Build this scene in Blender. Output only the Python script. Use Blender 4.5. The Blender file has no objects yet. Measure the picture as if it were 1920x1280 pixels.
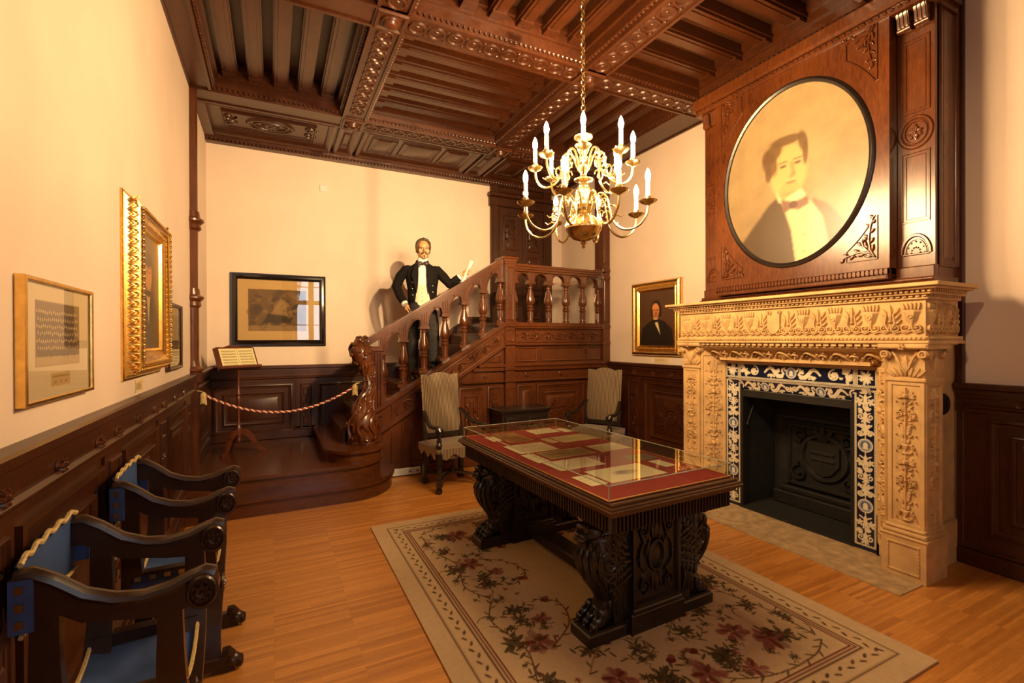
import bpy, bmesh, math, random
import numpy as np
from mathutils import Matrix, Vector
random.seed(7); RNG = np.random.default_rng(7)
PI = math.pi; sin = math.sin; cos = math.cos
SC = bpy.context.scene; COL = SC.collection

# ---------------------------------------------------------------- mesh builder
def plane(o, U, V, N):
    return Matrix(((U[0], V[0], N[0], o[0]), (U[1], V[1], N[1], o[1]), (U[2], V[2], N[2], o[2]), (0, 0, 0, 1)))
def T(x=0, y=0, z=0): return Matrix.Translation((x, y, z))
def RX(a): return Matrix.Rotation(a, 4, 'X')
def RY(a): return Matrix.Rotation(a, 4, 'Y')
def RZ(a): return Matrix.Rotation(a, 4, 'Z')

class MB:
    def __init__(s, M=None):
        s.v = []; s.f = []; s.mi = []; s.m = 0; s.M = M or Matrix()
    def add(s, vs, fs):
        b = len(s.v); M = s.M
        s.v += [(M @ Vector(p))[:] for p in vs]
        s.f += [tuple(b + i for i in f) for f in fs]; s.mi += [s.m] * len(fs)
    def box(s, a0, a1, b0, b1, c0, c1, ch=0, chv=None):
        """box; ch insets its c1 face (a chamfered top)"""
        cv = ch if chv is None else chv
        if ch or cv:
            hc = c1 - min(ch, abs(c1 - c0) * .9) * (1 if c1 > c0 else -1)
            vs = [(a0, b0, c0), (a1, b0, c0), (a1, b1, c0), (a0, b1, c0), (a0, b0, hc), (a1, b0, hc), (a1, b1, hc), (a0, b1, hc),
                  (a0 + ch, b0 + cv, c1), (a1 - ch, b0 + cv, c1), (a1 - ch, b1 - cv, c1), (a0 + ch, b1 - cv, c1)]
            fs = [(0, 3, 2, 1), (8, 9, 10, 11)]
            for k in (0, 4):
                for i in range(4): fs.append((k + i, k + (i + 1) % 4, k + 4 + (i + 1) % 4, k + 4 + i))
        else:
            vs = [(a0, b0, c0), (a1, b0, c0), (a1, b1, c0), (a0, b1, c0), (a0, b0, c1), (a1, b0, c1), (a1, b1, c1), (a0, b1, c1)]
            fs = [(0, 3, 2, 1), (4, 5, 6, 7), (0, 1, 5, 4), (1, 2, 6, 5), (2, 3, 7, 6), (3, 0, 4, 7)]
        s.add(vs, fs)
    def frame(s, u0, u1, v0, v1, prof):
        """mitred rectangular moulding; prof = (inset, height) from outside in"""
        vs = []; fs = []
        for i, h in prof: vs += [(u0 + i, v0 + i, h), (u1 - i, v0 + i, h), (u1 - i, v1 - i, h), (u0 + i, v1 - i, h)]
        for k in range(len(prof) - 1):
            for j in range(4): fs.append((4 * k + j, 4 * k + (j + 1) % 4, 4 * k + 4 + (j + 1) % 4, 4 * k + 4 + j))
        s.add(vs, fs)
    def poly_frame(s, P, prof):
        """moulding along a closed convex polygon P (ccw)"""
        n = len(P); vs = []; fs = []
        nr = []
        for i in range(n):
            a = Vector(P[i]) - Vector(P[i - 1]); b = Vector(P[(i + 1) % n]) - Vector(P[i])
            a.normalize(); b.normalize(); na = Vector((-a.y, a.x)); nb = Vector((-b.y, b.x))
            m = na + nb; m = m / max(.2, m.length_squared / 2); nr.append(m)
        for ins, h in prof:
            vs += [(P[i][0] + nr[i].x * ins, P[i][1] + nr[i].y * ins, h) for i in range(n)]
        for k in range(len(prof) - 1):
            for j in range(n): fs.append((n * k + j, n * k + (j + 1) % n, n * k + n + (j + 1) % n, n * k + n + j))
        s.add(vs, fs)
    def prism(s, P, c0, c1):
        n = len(P); vs = [(p[0], p[1], c0) for p in P] + [(p[0], p[1], c1) for p in P]
        s.add(vs, [tuple(range(n - 1, -1, -1)), tuple(range(n, 2 * n))] + [(i, (i + 1) % n, n + (i + 1) % n, n + i) for i in range(n)])
    def strip(s, A, B, c0, c1):
        """solid band between two polylines A, B (uv), extruded c0..c1"""
        n = len(A); vs = []; fs = []
        for a, b in zip(A, B): vs += [(a[0], a[1], c0), (b[0], b[1], c0), (b[0], b[1], c1), (a[0], a[1], c1)]
        for i in range(n - 1):
            for j in range(4): fs.append((4 * i + j, 4 * i + (j + 1) % 4, 4 * i + 4 + (j + 1) % 4, 4 * i + 4 + j))
        fs += [(3, 2, 1, 0), tuple(4 * n - 4 + j for j in range(4))]
        s.add(vs, fs)
    def sweep(s, path, prof, closed=False):
        """extrude a 2-D profile (out, up) along a horizontal path of (x, y, z); out = left of travel"""
        n = len(path); m = len(prof); vs = []; fs = []
        for i in range(n):
            p = Vector(path[i]); d0 = Vector(path[i]) - Vector(path[i - 1]) if (i or closed) else None
            d1 = Vector(path[(i + 1) % n]) - Vector(path[i]) if (i < n - 1 or closed) else None
            def nn(d): d = Vector((d.x, d.y)); d.normalize(); return Vector((-d.y, d.x))
            if d0 is None: nv = nn(d1)
            elif d1 is None: nv = nn(d0)
            else:
                nv = nn(d0) + nn(d1); nv = nv / max(.3, nv.length_squared / 2)
            vs += [(p.x + nv.x * a, p.y + nv.y * a, p.z + b) for a, b in prof]
        for i in range(n if closed else n - 1):
            for j in range(m): fs.append((i * m + j, ((i + 1) % n) * m + j, ((i + 1) % n) * m + (j + 1) % m, i * m + (j + 1) % m))
        if not closed: fs += [tuple(range(m)), tuple((n - 1) * m + j for j in range(m))]
        s.add(vs, fs)
    def lathe(s, prof, seg=16, M=None, a0=0, a1=2 * PI):
        """prof (r, h) round the local z axis"""
        M = M or Matrix(); full = abs(a1 - a0 - 2 * PI) < 1e-6; k = seg if full else seg + 1; vs = []; fs = []
        for r, h in prof:
            for i in range(k):
                a = a0 + (a1 - a0) * i / seg; vs.append((M @ Vector((r * cos(a), r * sin(a), h)))[:])
        for j in range(len(prof) - 1):
            for i in range(seg):
                q = (i + 1) % k; fs.append((j * k + i, j * k + q, (j + 1) * k + q, (j + 1) * k + i))
        fs += [tuple(range(k - 1, -1, -1)), tuple((len(prof) - 1) * k + i for i in range(k))]
        s.add(vs, fs)
    def tube(s, P, r, seg=8, sx=1, sy=1, up=(0, 0, 1), cap=True, rect=False):
        """tube along P; r scalar or list; sx, sy flatten the section (sx across, sy along up)"""
        P = [Vector(p) for p in P]; n = len(P); R = r if hasattr(r, '__len__') else [r] * n
        vs = []; fs = []; U = Vector(up)
        if rect: sec = [(-1, -1), (1, -1), (1, 1), (-1, 1)]; seg = 4
        else: sec = [(cos(2 * PI * i / seg), sin(2 * PI * i / seg)) for i in range(seg)]
        for i in range(n):
            t = P[min(i + 1, n - 1)] - P[max(i - 1, 0)]
            if t.length < 1e-9: t = Vector((0, 0, 1))
            t.normalize(); a = t.cross(U)
            if a.length < 1e-3: a = t.cross(Vector((0.31, 1, .2)))
            a.normalize(); b = a.cross(t); U = b if not rect else U
            for x, y in sec: vs.append((P[i] + a * (x * R[i] * sx) + b * (y * R[i] * sy))[:])
        for i in range(n - 1):
            for j in range(seg): fs.append((i * seg + j, i * seg + (j + 1) % seg, (i + 1) * seg + (j + 1) % seg, (i + 1) * seg + j))
        if cap: fs += [tuple(range(seg - 1, -1, -1)), tuple((n - 1) * seg + j for j in range(seg))]
        s.add(vs, fs)
    def ell(s, c, r, M=None, su=10, sv=7):
        M = (T(*c) @ M) if M else T(*c)
        if not hasattr(r, '__len__'): r = (r, r, r)
        vs = [(0, 0, -r[2])]; fs = []
        for j in range(1, sv):
            t = -PI / 2 + PI * j / sv
            for i in range(su): a = 2 * PI * i / su; vs.append((r[0] * cos(t) * cos(a), r[1] * cos(t) * sin(a), r[2] * sin(t)))
        vs.append((0, 0, r[2])); k = len(vs) - 1
        for i in range(su): fs.append((0, 1 + (i + 1) % su, 1 + i)); fs.append((k, k - su + i, k - su + (i + 1) % su))
        for j in range(sv - 2):
            for i in range(su): a = 1 + j * su; fs.append((a + i, a + (i + 1) % su, a + su + (i + 1) % su, a + su + i))
        s.add([(M @ Vector(p))[:] for p in vs], fs)
    # ---- relief carving in the local uv plane, rising along n
    def ridge(s, P, w, h, n0=0):
        k = len(P); W = w if hasattr(w, '__len__') else [w] * k; vs = []; fs = []
        for i in range(k):
            a = P[max(i - 1, 0)]; b = P[min(i + 1, k - 1)]; dx, dy = b[0] - a[0], b[1] - a[1]; L = math.hypot(dx, dy) or 1
            nx, ny = -dy / L * W[i], dx / L * W[i]; hh = h * min(1, W[i] / (max(W) or 1) + .25)
            vs += [(P[i][0] + nx, P[i][1] + ny, n0), (P[i][0] + nx * .45, P[i][1] + ny * .45, n0 + hh), (P[i][0] - nx * .45, P[i][1] - ny * .45, n0 + hh), (P[i][0] - nx, P[i][1] - ny, n0)]
        for i in range(k - 1):
            for j in range(3): fs.append((4 * i + j, 4 * i + j + 1, 4 * i + 5 + j, 4 * i + 4 + j))
        s.add(vs, fs)
    def leaf(s, u, v, a, L, W, h, n0=0):
        c, d = cos(a), sin(a); vs = []; fs = []
        for t, w, q in ((0, .25, .3), (.18, .8, .85), (.42, 1, 1), (.7, .78, 1.05), (.9, .36, .8), (1, .04, .3)):
            for x, k in ((-1, 0), (-.55, .82), (0, .72), (.55, .82), (1, 0)): y = x * w * W; vs.append((u + t * L * c - y * d, v + t * L * d + y * c, n0 + h * q * k))
        for i in range(5):
            for j in range(4): fs.append((5 * i + j, 5 * i + j + 1, 5 * i + 6 + j, 5 * i + 5 + j))
        s.add(vs, fs)
    def dome(s, u, v, r, h, n0=0, seg=8, ry=None):
        ry = ry or r
        vs = [(u + r * cos(2 * PI * i / seg) * k, v + ry * sin(2 * PI * i / seg) * k, n0 + h * q) for k, q in ((1, 0), (.8, .6), (.4, .95)) for i in range(seg)] + [(u, v, n0 + h)]
        fs = [(j * seg + i, j * seg + (i + 1) % seg, (j + 1) * seg + (i + 1) % seg, (j + 1) * seg + i) for j in (0, 1) for i in range(seg)]
        fs += [(2 * seg + i, 2 * seg + (i + 1) % seg, 3 * seg) for i in range(seg)]
        s.add(vs, fs)
    def ring(s, u, v, r, w, h, n0=0, seg=14, ry=None):
        ry = ry or r; vs = []; fs = []
        for k, q in ((-w, 0), (-w * .4, h), (w * .4, h), (w, 0)):
            vs += [(u + (r + k) * cos(2 * PI * i / seg), v + (ry + k) * sin(2 * PI * i / seg), n0 + q) for i in range(seg)]
        for j in range(3):
            for i in range(seg): fs.append((j * seg + i, j * seg + (i + 1) % seg, (j + 1) * seg + (i + 1) % seg, (j + 1) * seg + i))
        s.add(vs, fs)
    def spiral(s, u, v, r, a0, turns, w, h, n0=0, d=1, seg=14, shrink=.12):
        n = int(seg * turns) + 1
        P = []; W = []
        for i in range(n):
            t = i / (n - 1); rr = r * (1 - (1 - shrink) * t); a = a0 + d * 2 * PI * turns * t
            P.append((u + rr * cos(a), v + rr * sin(a))); W.append(w * (1 - .55 * t))
        s.ridge(P, W, h, n0); s.dome(u, v, w * 1.3, h * 1.2, n0, 6)
    def rosette(s, u, v, r, h, n0=0, n=6, ph=0):
        for i in range(n):
            a = ph + 2 * PI * i / n; s.leaf(u, v, a, r, r * .36, h, n0)
            if r > .03: s.dome(u + cos(a) * r * .66, v + sin(a) * r * .66, r * .27, h * 1.1, n0, 7)
        s.dome(u, v, r * .32, h * 1.5, n0, 7)
    def rinceau(s, u0, u1, v0, v1, n, h, n0=0, w=None):
        """running scroll of n lobes"""
        L = (u1 - u0) / n; H = v1 - v0; vm = (v0 + v1) / 2; w = w or H * .055
        P = [(u0 + (u1 - u0) * i / (n * 10), vm + H * .36 * sin(PI * i / 10)) for i in range(n * 10 + 1)]
        s.ridge(P, w, h, n0)
        for i in range(n):
            c = u0 + L * (i + .5); g = 1 if i % 2 == 0 else -1; vv = vm - g * H * .06; R = min(L * .36, H * .34)
            s.spiral(c, vv, R, g * PI * .55, 1.5, w * .9, h, n0, -g)
            s.rosette(c, vv, R * .5, h * 1.2, n0, 5, i)
            for k in range(5):
                a = g * (PI * .15 + k * PI * .4); s.leaf(c + R * cos(a), vv + R * sin(a), a + g * .7, R * .6, R * .2, h, n0)
            e = u0 + L * i
            s.leaf(e, vm, g * 1.0, H * .3, H * .09, h, n0); s.leaf(e, vm, PI - g * 1.0 + PI * (g < 0) * 0, H * .26, H * .08, h, n0)
    def candelabrum(s, u0, u1, v0, v1, n, h, n0=0):
        """stacked upright ornament, symmetric about the middle"""
        um = (u0 + u1) / 2; Wd = (u1 - u0) / 2; L = (v1 - v0) / n; w = Wd * .11
        s.ridge([(um, v0), (um, (v0 + v1) / 2), (um, v1)], w * .8, h, n0)
        for k in range(n):
            b = v0 + L * k; kind = k % 4
            for g in (-1, 1): s.dome(um + g * Wd * .82, b + L * .15, w * .9, h, n0, 6); s.leaf(um + g * Wd * .15, b + L * .02, PI / 2 - g * 1.0, L * .3, L * .09, h, n0)
            if kind == 0:      # urn
                s.ridge([(um, b + L * .04), (um, b + L * .2), (um, b + L * .34), (um, b + L * .5), (um, b + L * .56), (um, b + L * .62)], [Wd * .38, Wd * .12, Wd * .2, Wd * .5, Wd * .55, Wd * .3], h * 1.3, n0)
                for g in (-1, 1): s.leaf(um, b + L * .62, PI / 2 - g * .6, L * .36, L * .13, h, n0); s.spiral(um + g * Wd * .62, b + L * .44, Wd * .2, PI / 2, 1.2, w, h, n0, g)
                s.leaf(um, b + L * .6, PI / 2, L * .38, L * .14, h, n0)
            elif kind == 1:    # leaf fan
                for g in (-1, 1):
                    for j in range(3): s.leaf(um, b + L * (.1 + .2 * j), PI / 2 - g * (.55 + .12 * j), L * .42, L * .14, h, n0)
                    s.dome(um + g * Wd * .6, b + L * .75, w * 1.3, h * 1.3, n0, 6); s.dome(um + g * Wd * .45, b + L * .86, w * 1.2, h * 1.3, n0, 6)
            elif kind == 2:    # scroll pair
                for g in (-1, 1):
                    s.spiral(um + g * Wd * .48, b + L * .38, Wd * .36, -PI / 2, 1.4, w * 1.1, h, n0, g)
                    s.ridge([(um + g * Wd * .5, b + L * .1), (um + g * Wd * .75, b + L * .5), (um + g * Wd * .35, b + L * .75), (um + g * Wd * .6, b + L * .92)], [w, w, w, w * .4], h, n0)
                    s.leaf(um + g * w, b + L * .55, PI / 2 - g * .5, L * .4, L * .14, h, n0)
                s.dome(um, b + L * .4, Wd * .16, h * 1.6, n0, 7)
            else:              # mask / bird
                s.dome(um, b + L * .5, Wd * .3, h * 2.2, n0, 8, L * .2)
                for g in (-1, 1):
                    for j in range(3): s.leaf(um + g * Wd * .2, b + L * .5, PI / 2 - g * (.7 + .6 * j), L * .38, L * .14, h, n0)
                s.leaf(um, b + L * .65, PI / 2, L * .33, L * .15, h, n0); s.leaf(um, b + L * .35, -PI / 2, L * .3, L * .13, h, n0)
    def guilloche(s, u0, u1, v, r, h, n0=0, axis='u'):
        n = max(1, int(round((u1 - u0) / (2.05 * r)))); p = (u1 - u0) / n
        for i in range(n):
            c = u0 + p * (i + .5); a, b = (c, v) if axis == 'u' else (v, c)
            s.ring(a, b, r * .84, r * .17, h, n0, 10); s.dome(a, b, r * .30, h * .7, n0, 6)
            for k in range(2):
                q = u0 + p * (i + k); a2, b2 = (q, v) if axis == 'u' else (v, q)
                if k == 0 and i:
                    for g in (-1, 1):
                        a3, b3 = (a2, b2 + g * r * .75) if axis == 'u' else (a2 + g * r * .75, b2)
                        s.dome(a3, b3, r * .22, h, n0, 5)
    def beads(s, u0, u1, v, r, h, n0=0, axis='u', pitch=None, seg=6):
        p = pitch or 2.4 * r; n = max(1, int(abs(u1 - u0) / p)); p = (u1 - u0) / n
        for i in range(n):
            c = u0 + p * (i + .5); a, b = (c, v) if axis == 'u' else (v, c); s.dome(a, b, r, h, n0, seg)
    def dentils(s, u0, u1, v0, v1, n0, n1, pitch, fill=.6):
        n = max(1, int(round((u1 - u0) / pitch))); p = (u1 - u0) / n
        for i in range(n): s.box(u0 + p * i, u0 + p * (i + fill), v0, v1, n0, n1)
    def panel(s, u0, u1, v0, v1, n0=0, d=.016, field=True, w=.045):
        s.frame(u0, u1, v0, v1, [(0, n0), (.002, n0 + d), (w * .35, n0 + d * 1.25), (w * .6, n0 + d * .6), (w, n0 + d * .35), (w * 1.05, n0)])
        if field:
            i = w * 1.9
            if u1 - u0 > 2.6 * i and v1 - v0 > 2.6 * i:
                s.box(u0 + i, u1 - i, v0 + i, v1 - i, n0, n0 + d * .9, min(.03, (u1 - u0) * .1))

def link(name, me, parent=None, inv=None):
    o = bpy.data.objects.new(name, me); COL.objects.link(o)
    if parent:
        o.parent = parent
        if parent.get('_w'): o.matrix_parent_inverse = T(*parent.location).inverted()
    return o

def build(name, mb, mats, parent=None, smooth=32, recalc=True):
    me = bpy.data.meshes.new(name); me.from_pydata(mb.v, [], mb.f)
    mats = mats if isinstance(mats, (list, tuple)) else [mats]
    for m in mats: me.materials.append(m)
    if len(mats) > 1: me.polygons.foreach_set('material_index', mb.mi)
    if recalc:
        bm = bmesh.new(); bm.from_mesh(me); bmesh.ops.recalc_face_normals(bm, faces=bm.faces[:]); bm.to_mesh(me); bm.free()
    if smooth:
        me.polygons.foreach_set('use_smooth', [True] * len(me.polygons)); me.set_sharp_from_angle(angle=math.radians(smooth))
    me.update(); return link(name, me, parent)

def tag(o, label, cat, group=None):
    o['label'] = label; o['category'] = cat
    if group: o['group'] = group
    return o
def thing(name, label, cat, loc=(0, 0, 0), rz=0, group=None, world=True):
    """Empty at the base of a thing; world=True: its parts are modelled in world coordinates"""
    o = bpy.data.objects.new(name, None); COL.objects.link(o); o.location = loc; o.empty_display_size = .1
    if world: o['_w'] = 1
    else: o.rotation_euler = (0, 0, rz)
    return tag(o, label, cat, group)
def struct(name, mb, mats, **k):
    o = build(name, mb, mats, **k); o['kind'] = 'structure'; return o
def dup(root, loc, rz, label):
    r = root.copy(); COL.objects.link(r); r.location = loc; r.rotation_euler = (0, 0, rz); r['label'] = label
    def rec(src, dst):
        for ch in src.children:
            c = ch.copy(); COL.objects.link(c); c.parent = dst; rec(ch, c)
    rec(root, r); return r
def remesh(name, mb, mats, parent, voxel, smooth_it=4):
    """fuse overlapping shapes into one continuous surface"""
    me = bpy.data.meshes.new(name); me.from_pydata(mb.v, [], mb.f)
    bm = bmesh.new(); bm.from_mesh(me); bmesh.ops.recalc_face_normals(bm, faces=bm.faces[:]); bm.to_mesh(me); bm.free()
    o = bpy.data.objects.new('tmp', me); COL.objects.link(o)
    m = o.modifiers.new('r', 'REMESH'); m.mode = 'VOXEL'; m.voxel_size = voxel
    q = o.modifiers.new('s', 'SMOOTH'); q.iterations = smooth_it; q.factor = .5
    dg = bpy.context.evaluated_depsgraph_get(); ev = o.evaluated_get(dg); n = bpy.data.meshes.new_from_object(ev); n.name = name
    bpy.data.objects.remove(o)
    n.materials.clear(); n.materials.append(mats); n.polygons.foreach_set('use_smooth', [True] * len(n.polygons)); n.update()
    return link(name, n, parent)

# ---------------------------------------------------------------- materials
def lin(c): return tuple((x / 12.92 if x <= .04045 else ((x + .055) / 1.055) ** 2.4) for x in [q / 255 for q in c])
def base(name):
    m = bpy.data.materials.new(name); m.use_nodes = True; nt = m.node_tree; b = nt.nodes['Principled BSDF']; return m, nt, b
def N(nt, t, **k):
    n = nt.nodes.new(t)
    for a, v in k.items():
        if a in n.inputs: n.inputs[a].default_value = v
        else: setattr(n, a, v)
    return n
def coords(nt, scale=(1, 1, 1), kind='Object'):
    tc = N(nt, 'ShaderNodeTexCoord'); mp = N(nt, 'ShaderNodeMapping'); mp.inputs['Scale'].default_value = scale
    nt.links.new(tc.outputs[kind], mp.inputs['Vector']); return mp.outputs['Vector']
def ramp(nt, fac, stops):
    r = N(nt, 'ShaderNodeValToRGB'); e = r.color_ramp.elements
    e[0].position, e[0].color = stops[0][0], (*stops[0][1], 1); e[1].position, e[1].color = stops[-1][0], (*stops[-1][1], 1)
    for p, c in stops[1:-1]: q = e.new(p); q.color = (*c, 1)
    nt.links.new(fac, r.inputs['Fac']); return r.outputs['Color']
def bump(nt, b, h, strength, dist=.01):
    n = N(nt, 'ShaderNodeBump'); n.inputs['Strength'].default_value = strength; n.inputs['Distance'].default_value = dist
    nt.links.new(h, n.inputs['Height']); nt.links.new(n.outputs['Normal'], b.inputs['Normal'])
def simple(name, c, rough=.5, metal=0, var=.12, sc=18, bmp=0, spec=.5, coat=0):
    m, nt, b = base(name); b.inputs['Roughness'].default_value = rough; b.inputs['Metallic'].default_value = metal
    b.inputs['Specular IOR Level'].default_value = spec; b.inputs['Coat Weight'].default_value = coat; b.inputs['Coat Roughness'].default_value = .15
    t = N(nt, 'ShaderNodeTexNoise'); t.inputs['Scale'].default_value = sc; t.inputs['Detail'].default_value = 4
    nt.links.new(coords(nt), t.inputs['Vector'])
    nt.links.new(ramp(nt, t.outputs['Fac'], [(.3, tuple(x * (1 - var) for x in c)), (.7, tuple(min(1, x * (1 + var)) for x in c))]), b.inputs['Base Color'])
    if bmp: bump(nt, b, t.outputs['Fac'], bmp)
    return m
def wood(name, c0, c1, rough=.35, sc=(6, 6, 1.2), coat=.25, bmp=.06, spec=.5):
    m, nt, b = base(name); b.inputs['Roughness'].default_value = rough; b.inputs['Coat Weight'].default_value = coat; b.inputs['Coat Roughness'].default_value = .2
    b.inputs['Specular IOR Level'].default_value = spec
    v = coords(nt, sc); t = N(nt, 'ShaderNodeTexNoise'); t.inputs['Scale'].default_value = 5; t.inputs['Detail'].default_value = 6; t.inputs['Distortion'].default_value = 1.2
    nt.links.new(v, t.inputs['Vector']); t2 = N(nt, 'ShaderNodeTexNoise'); t2.inputs['Scale'].default_value = 1.3; nt.links.new(coords(nt), t2.inputs['Vector'])
    mx = N(nt, 'ShaderNodeMath', operation='MULTIPLY_ADD'); nt.links.new(t2.outputs['Fac'], mx.inputs[0]); mx.inputs[1].default_value = .5
    q = N(nt, 'ShaderNodeMath', operation='MULTIPLY'); q.inputs[1].default_value = .5; nt.links.new(t.outputs['Fac'], q.inputs[0]); nt.links.new(q.outputs[0], mx.inputs[2])
    nt.links.new(ramp(nt, mx.outputs[0], [(.33, c0), (.66, c1)]), b.inputs['Base Color'])
    if bmp: bump(nt, b, t.outputs['Fac'], bmp, .004)
    return m
def painted(name, rough=.6, coat=0, coatr=.1, spec=.4, bmp=0):
    """surface whose pigment is stored per vertex"""
    m, nt, b = base(name); a = N(nt, 'ShaderNodeVertexColor'); a.layer_name = 'Col'
    nt.links.new(a.outputs['Color'], b.inputs['Base Color']); b.inputs['Roughness'].default_value = rough
    b.inputs['Coat Weight'].default_value = coat; b.inputs['Coat Roughness'].default_value = coatr; b.inputs['Specular IOR Level'].default_value = spec
    if bmp:
        t = N(nt, 'ShaderNodeTexNoise'); t.inputs['Scale'].default_value = 260; nt.links.new(coords(nt), t.inputs['Vector']); bump(nt, b, t.outputs['Fac'], bmp, .003)
    return m
def pane_mat(name, ior=1.5, tint=(1, 1, 1)):
    m = bpy.data.materials.new(name); m.use_nodes = True; nt = m.node_tree; nt.nodes.clear()
    o = N(nt, 'ShaderNodeOutputMaterial'); mx = N(nt, 'ShaderNodeMixShader'); f = N(nt, 'ShaderNodeFresnel'); f.inputs['IOR'].default_value = ior
    g = N(nt, 'ShaderNodeBsdfGlossy'); g.inputs['Roughness'].default_value = 0.0; t = N(nt, 'ShaderNodeBsdfTransparent'); t.inputs['Color'].default_value = (*tint, 1)
    ge = N(nt, 'ShaderNodeNewGeometry'); iv = N(nt, 'ShaderNodeMath', operation='SUBTRACT'); iv.inputs[0].default_value = 1; nt.links.new(ge.outputs['Backfacing'], iv.inputs[1]); mu = N(nt, 'ShaderNodeMath', operation='MULTIPLY'); nt.links.new(iv.outputs[0], mu.inputs[0]); nt.links.new(f.outputs[0], mu.inputs[1])
    nt.links.new(mu.outputs[0], mx.inputs[0]); nt.links.new(t.outputs[0], mx.inputs[1]); nt.links.new(g.outputs[0], mx.inputs[2]); nt.links.new(mx.outputs[0], o.inputs['Surface'])
    return m

W_BEAM = wood('oak_ceiling', (.028, .0064, .0015), (.080, .0205, .0045), .34, (5, 5, 5), coat=.15)
W_PANEL = wood('oak_panelling', (.024, .0058, .0016), (.066, .0175, .0046), .36, (8, 8, 1.4), coat=.1, spec=.4)
W_STAIR = wood('oak_stair', (.050, .0122, .0032), (.125, .0345, .0088), .28, (7, 7, 1.6))
W_STEP = wood('oak_steps', (.054, .0138, .0036), (.125, .0360, .0092), .26, (1.3, 7, 7))
W_MANTEL = wood('walnut_overmantel', (.046, .0110, .0026), (.132, .036, .0080), .27, (7, 7, 1.5), coat=.35)
W_BLACK = wood('ebonised_wood', (.008, .0055, .0045), (.02, .0125, .010), .3, (6, 6, 2))
W_TABLE = wood('table_edge_wood', (.05, .018, .007), (.11, .043, .017), .33, (3, 3, 3))
W_SCISSOR = wood('dark_chair_wood', (.016, .006, .0035), (.045, .0165, .0085), .33, (4, 4, 4), coat=.15)
W_STAND = wood('reddish_stand_wood', (.07, .017, .008), (.13, .034, .015), .32, (6, 6, 2))
W_FRAME = simple('black_lacquer', (.008, .006, .006), .12, 0, .2, 10, 0, .6, .6)
W_THIN = wood('thin_frame_wood', (.03, .008, .006), (.06, .017, .012), .3)
WALL = simple('cream_plaster', (.70, .555, .44), .85, 0, .03, 2.5, .02)
STONE = simple('carved_sandstone', (.56, .355, .150), .75, 0, .16, 9, .12)
STONE_G = simple('hearth_stone', (.40, .27, .14), .7, 0, .28, 14, .1)
GOLD = simple('gilding', (.86, .56, .17), .27, 1, .15, 30, .05)
GOLD_P = simple('pale_gilding', (.80, .55, .21), .36, 1, .08, 30)
BRASS = simple('antique_brass', (.62, .47, .22), .23, 1, .1, 14)
IRON = simple('blackened_iron', (.009, .007, .0055), .65, .2, .4, 12, .15)
SOOT = simple('sooty_brick', (.008, .006, .0045), .85, 0, .5, 9, .3)
BLUE = simple('blue_velvet_leather', (.035, .070, .19), .5, 0, .3, 9, .06)
BRAID = simple('gold_braid', (.50, .36, .15), .7, 0, .35, 160, .3)
FELT = simple('red_felt', (.26, .018, .014), .9, 0, .12, 60)
WHITE = simple('white_plastic', (.62, .60, .57), .35, 0, .02)
CANDLE = simple('candle_sleeve', (.86, .80, .66), .5, 0, .03)
PAPER = simple('plain_paper', (.74, .66, .47), .8, 0, .06, 25)
CLOTH_K = simple('black_cloth', (.0095, .0075, .0068), .85, 0, .3, 30, .08, .12)
CLOTH_T = simple('charcoal_cloth', (.032, .028, .027), .85, 0, .25, 30, .08, .12)
LINEN = simple('white_linen', (.78, .75, .68), .8, 0, .05, 40, .05)
SATIN = simple('ivory_waistcoat', (.66, .58, .42), .6, 0, .14, 45, .05)
TIE = simple('plum_silk', (.045, .017, .026), .5, 0, .3, 30)
SKIN = simple("wax_skin", (.58, .315, .145), .5, 0, .06, 20)
HAIR = simple('brown_hair', (.075, .044, .022), .6, 0, .4, 90, .3)
DARK = simple('dark_detail', (.012, .009, .008), .4)
CURT = simple('curtain_cloth', (.20, .08, .045), .9, 0, .1)
PANE = pane_mat('picture_glass', 1.95)
CASEG = pane_mat('case_glass', 1.72, (.97, .99, .97))
GEDGE = simple('glass_edge', (.42, .50, .40), .15, 0, .05, 10, 0, .8)
PAINT_M = painted('paint_matt', .75)
PAINT_G = painted('varnished_oil', .42, .5, .30, .5)
PAINT_T = painted('glazed_tile', .18, .5, .08, .5)
RUG_M = painted('woven_wool', .95, 0, 0, .1, .5)

m, nt, b = base('parquet')
v = coords(nt, (1, 1, 1)); bt = N(nt, 'ShaderNodeTexBrick'); bt.offset = .5; bt.offset_frequency = 16; bt.squash = 1
for k, val in (('Scale', 1), ('Brick Width', .40), ('Row Height', .0215), ('Mortar Size', .0004), ('Mortar Smooth', .2), ('Bias', 0)): bt.inputs[k].default_value = val
bt.inputs['Color1'].default_value = (.45, .172, .032, 1); bt.inputs['Color2'].default_value = (.68, .295, .064, 1); bt.inputs['Mortar'].default_value = (.32, .12, .025, 1)
nt.links.new(v, bt.inputs['Vector'])
t = N(nt, 'ShaderNodeTexNoise'); t.inputs['Scale'].default_value = 6; t.inputs['Detail'].default_value = 6; nt.links.new(coords(nt, (2, 30, 1)), t.inputs['Vector'])
mx = N(nt, 'ShaderNodeMixRGB', blend_type='MULTIPLY'); mx.inputs[0].default_value = .55
nt.links.new(bt.outputs['Color'], mx.inputs[1]); nt.links.new(ramp(nt, t.outputs['Fac'], [(.3, (.62, .55, .5)), (.65, (1, 1, 1))]), mx.inputs[2])
nt.links.new(mx.outputs[0], b.inputs['Base Color']); b.inputs['Roughness'].default_value = .38; b.inputs['Coat Weight'].default_value = .15; b.inputs['Coat Roughness'].default_value = .3
FLOOR = m

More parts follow.
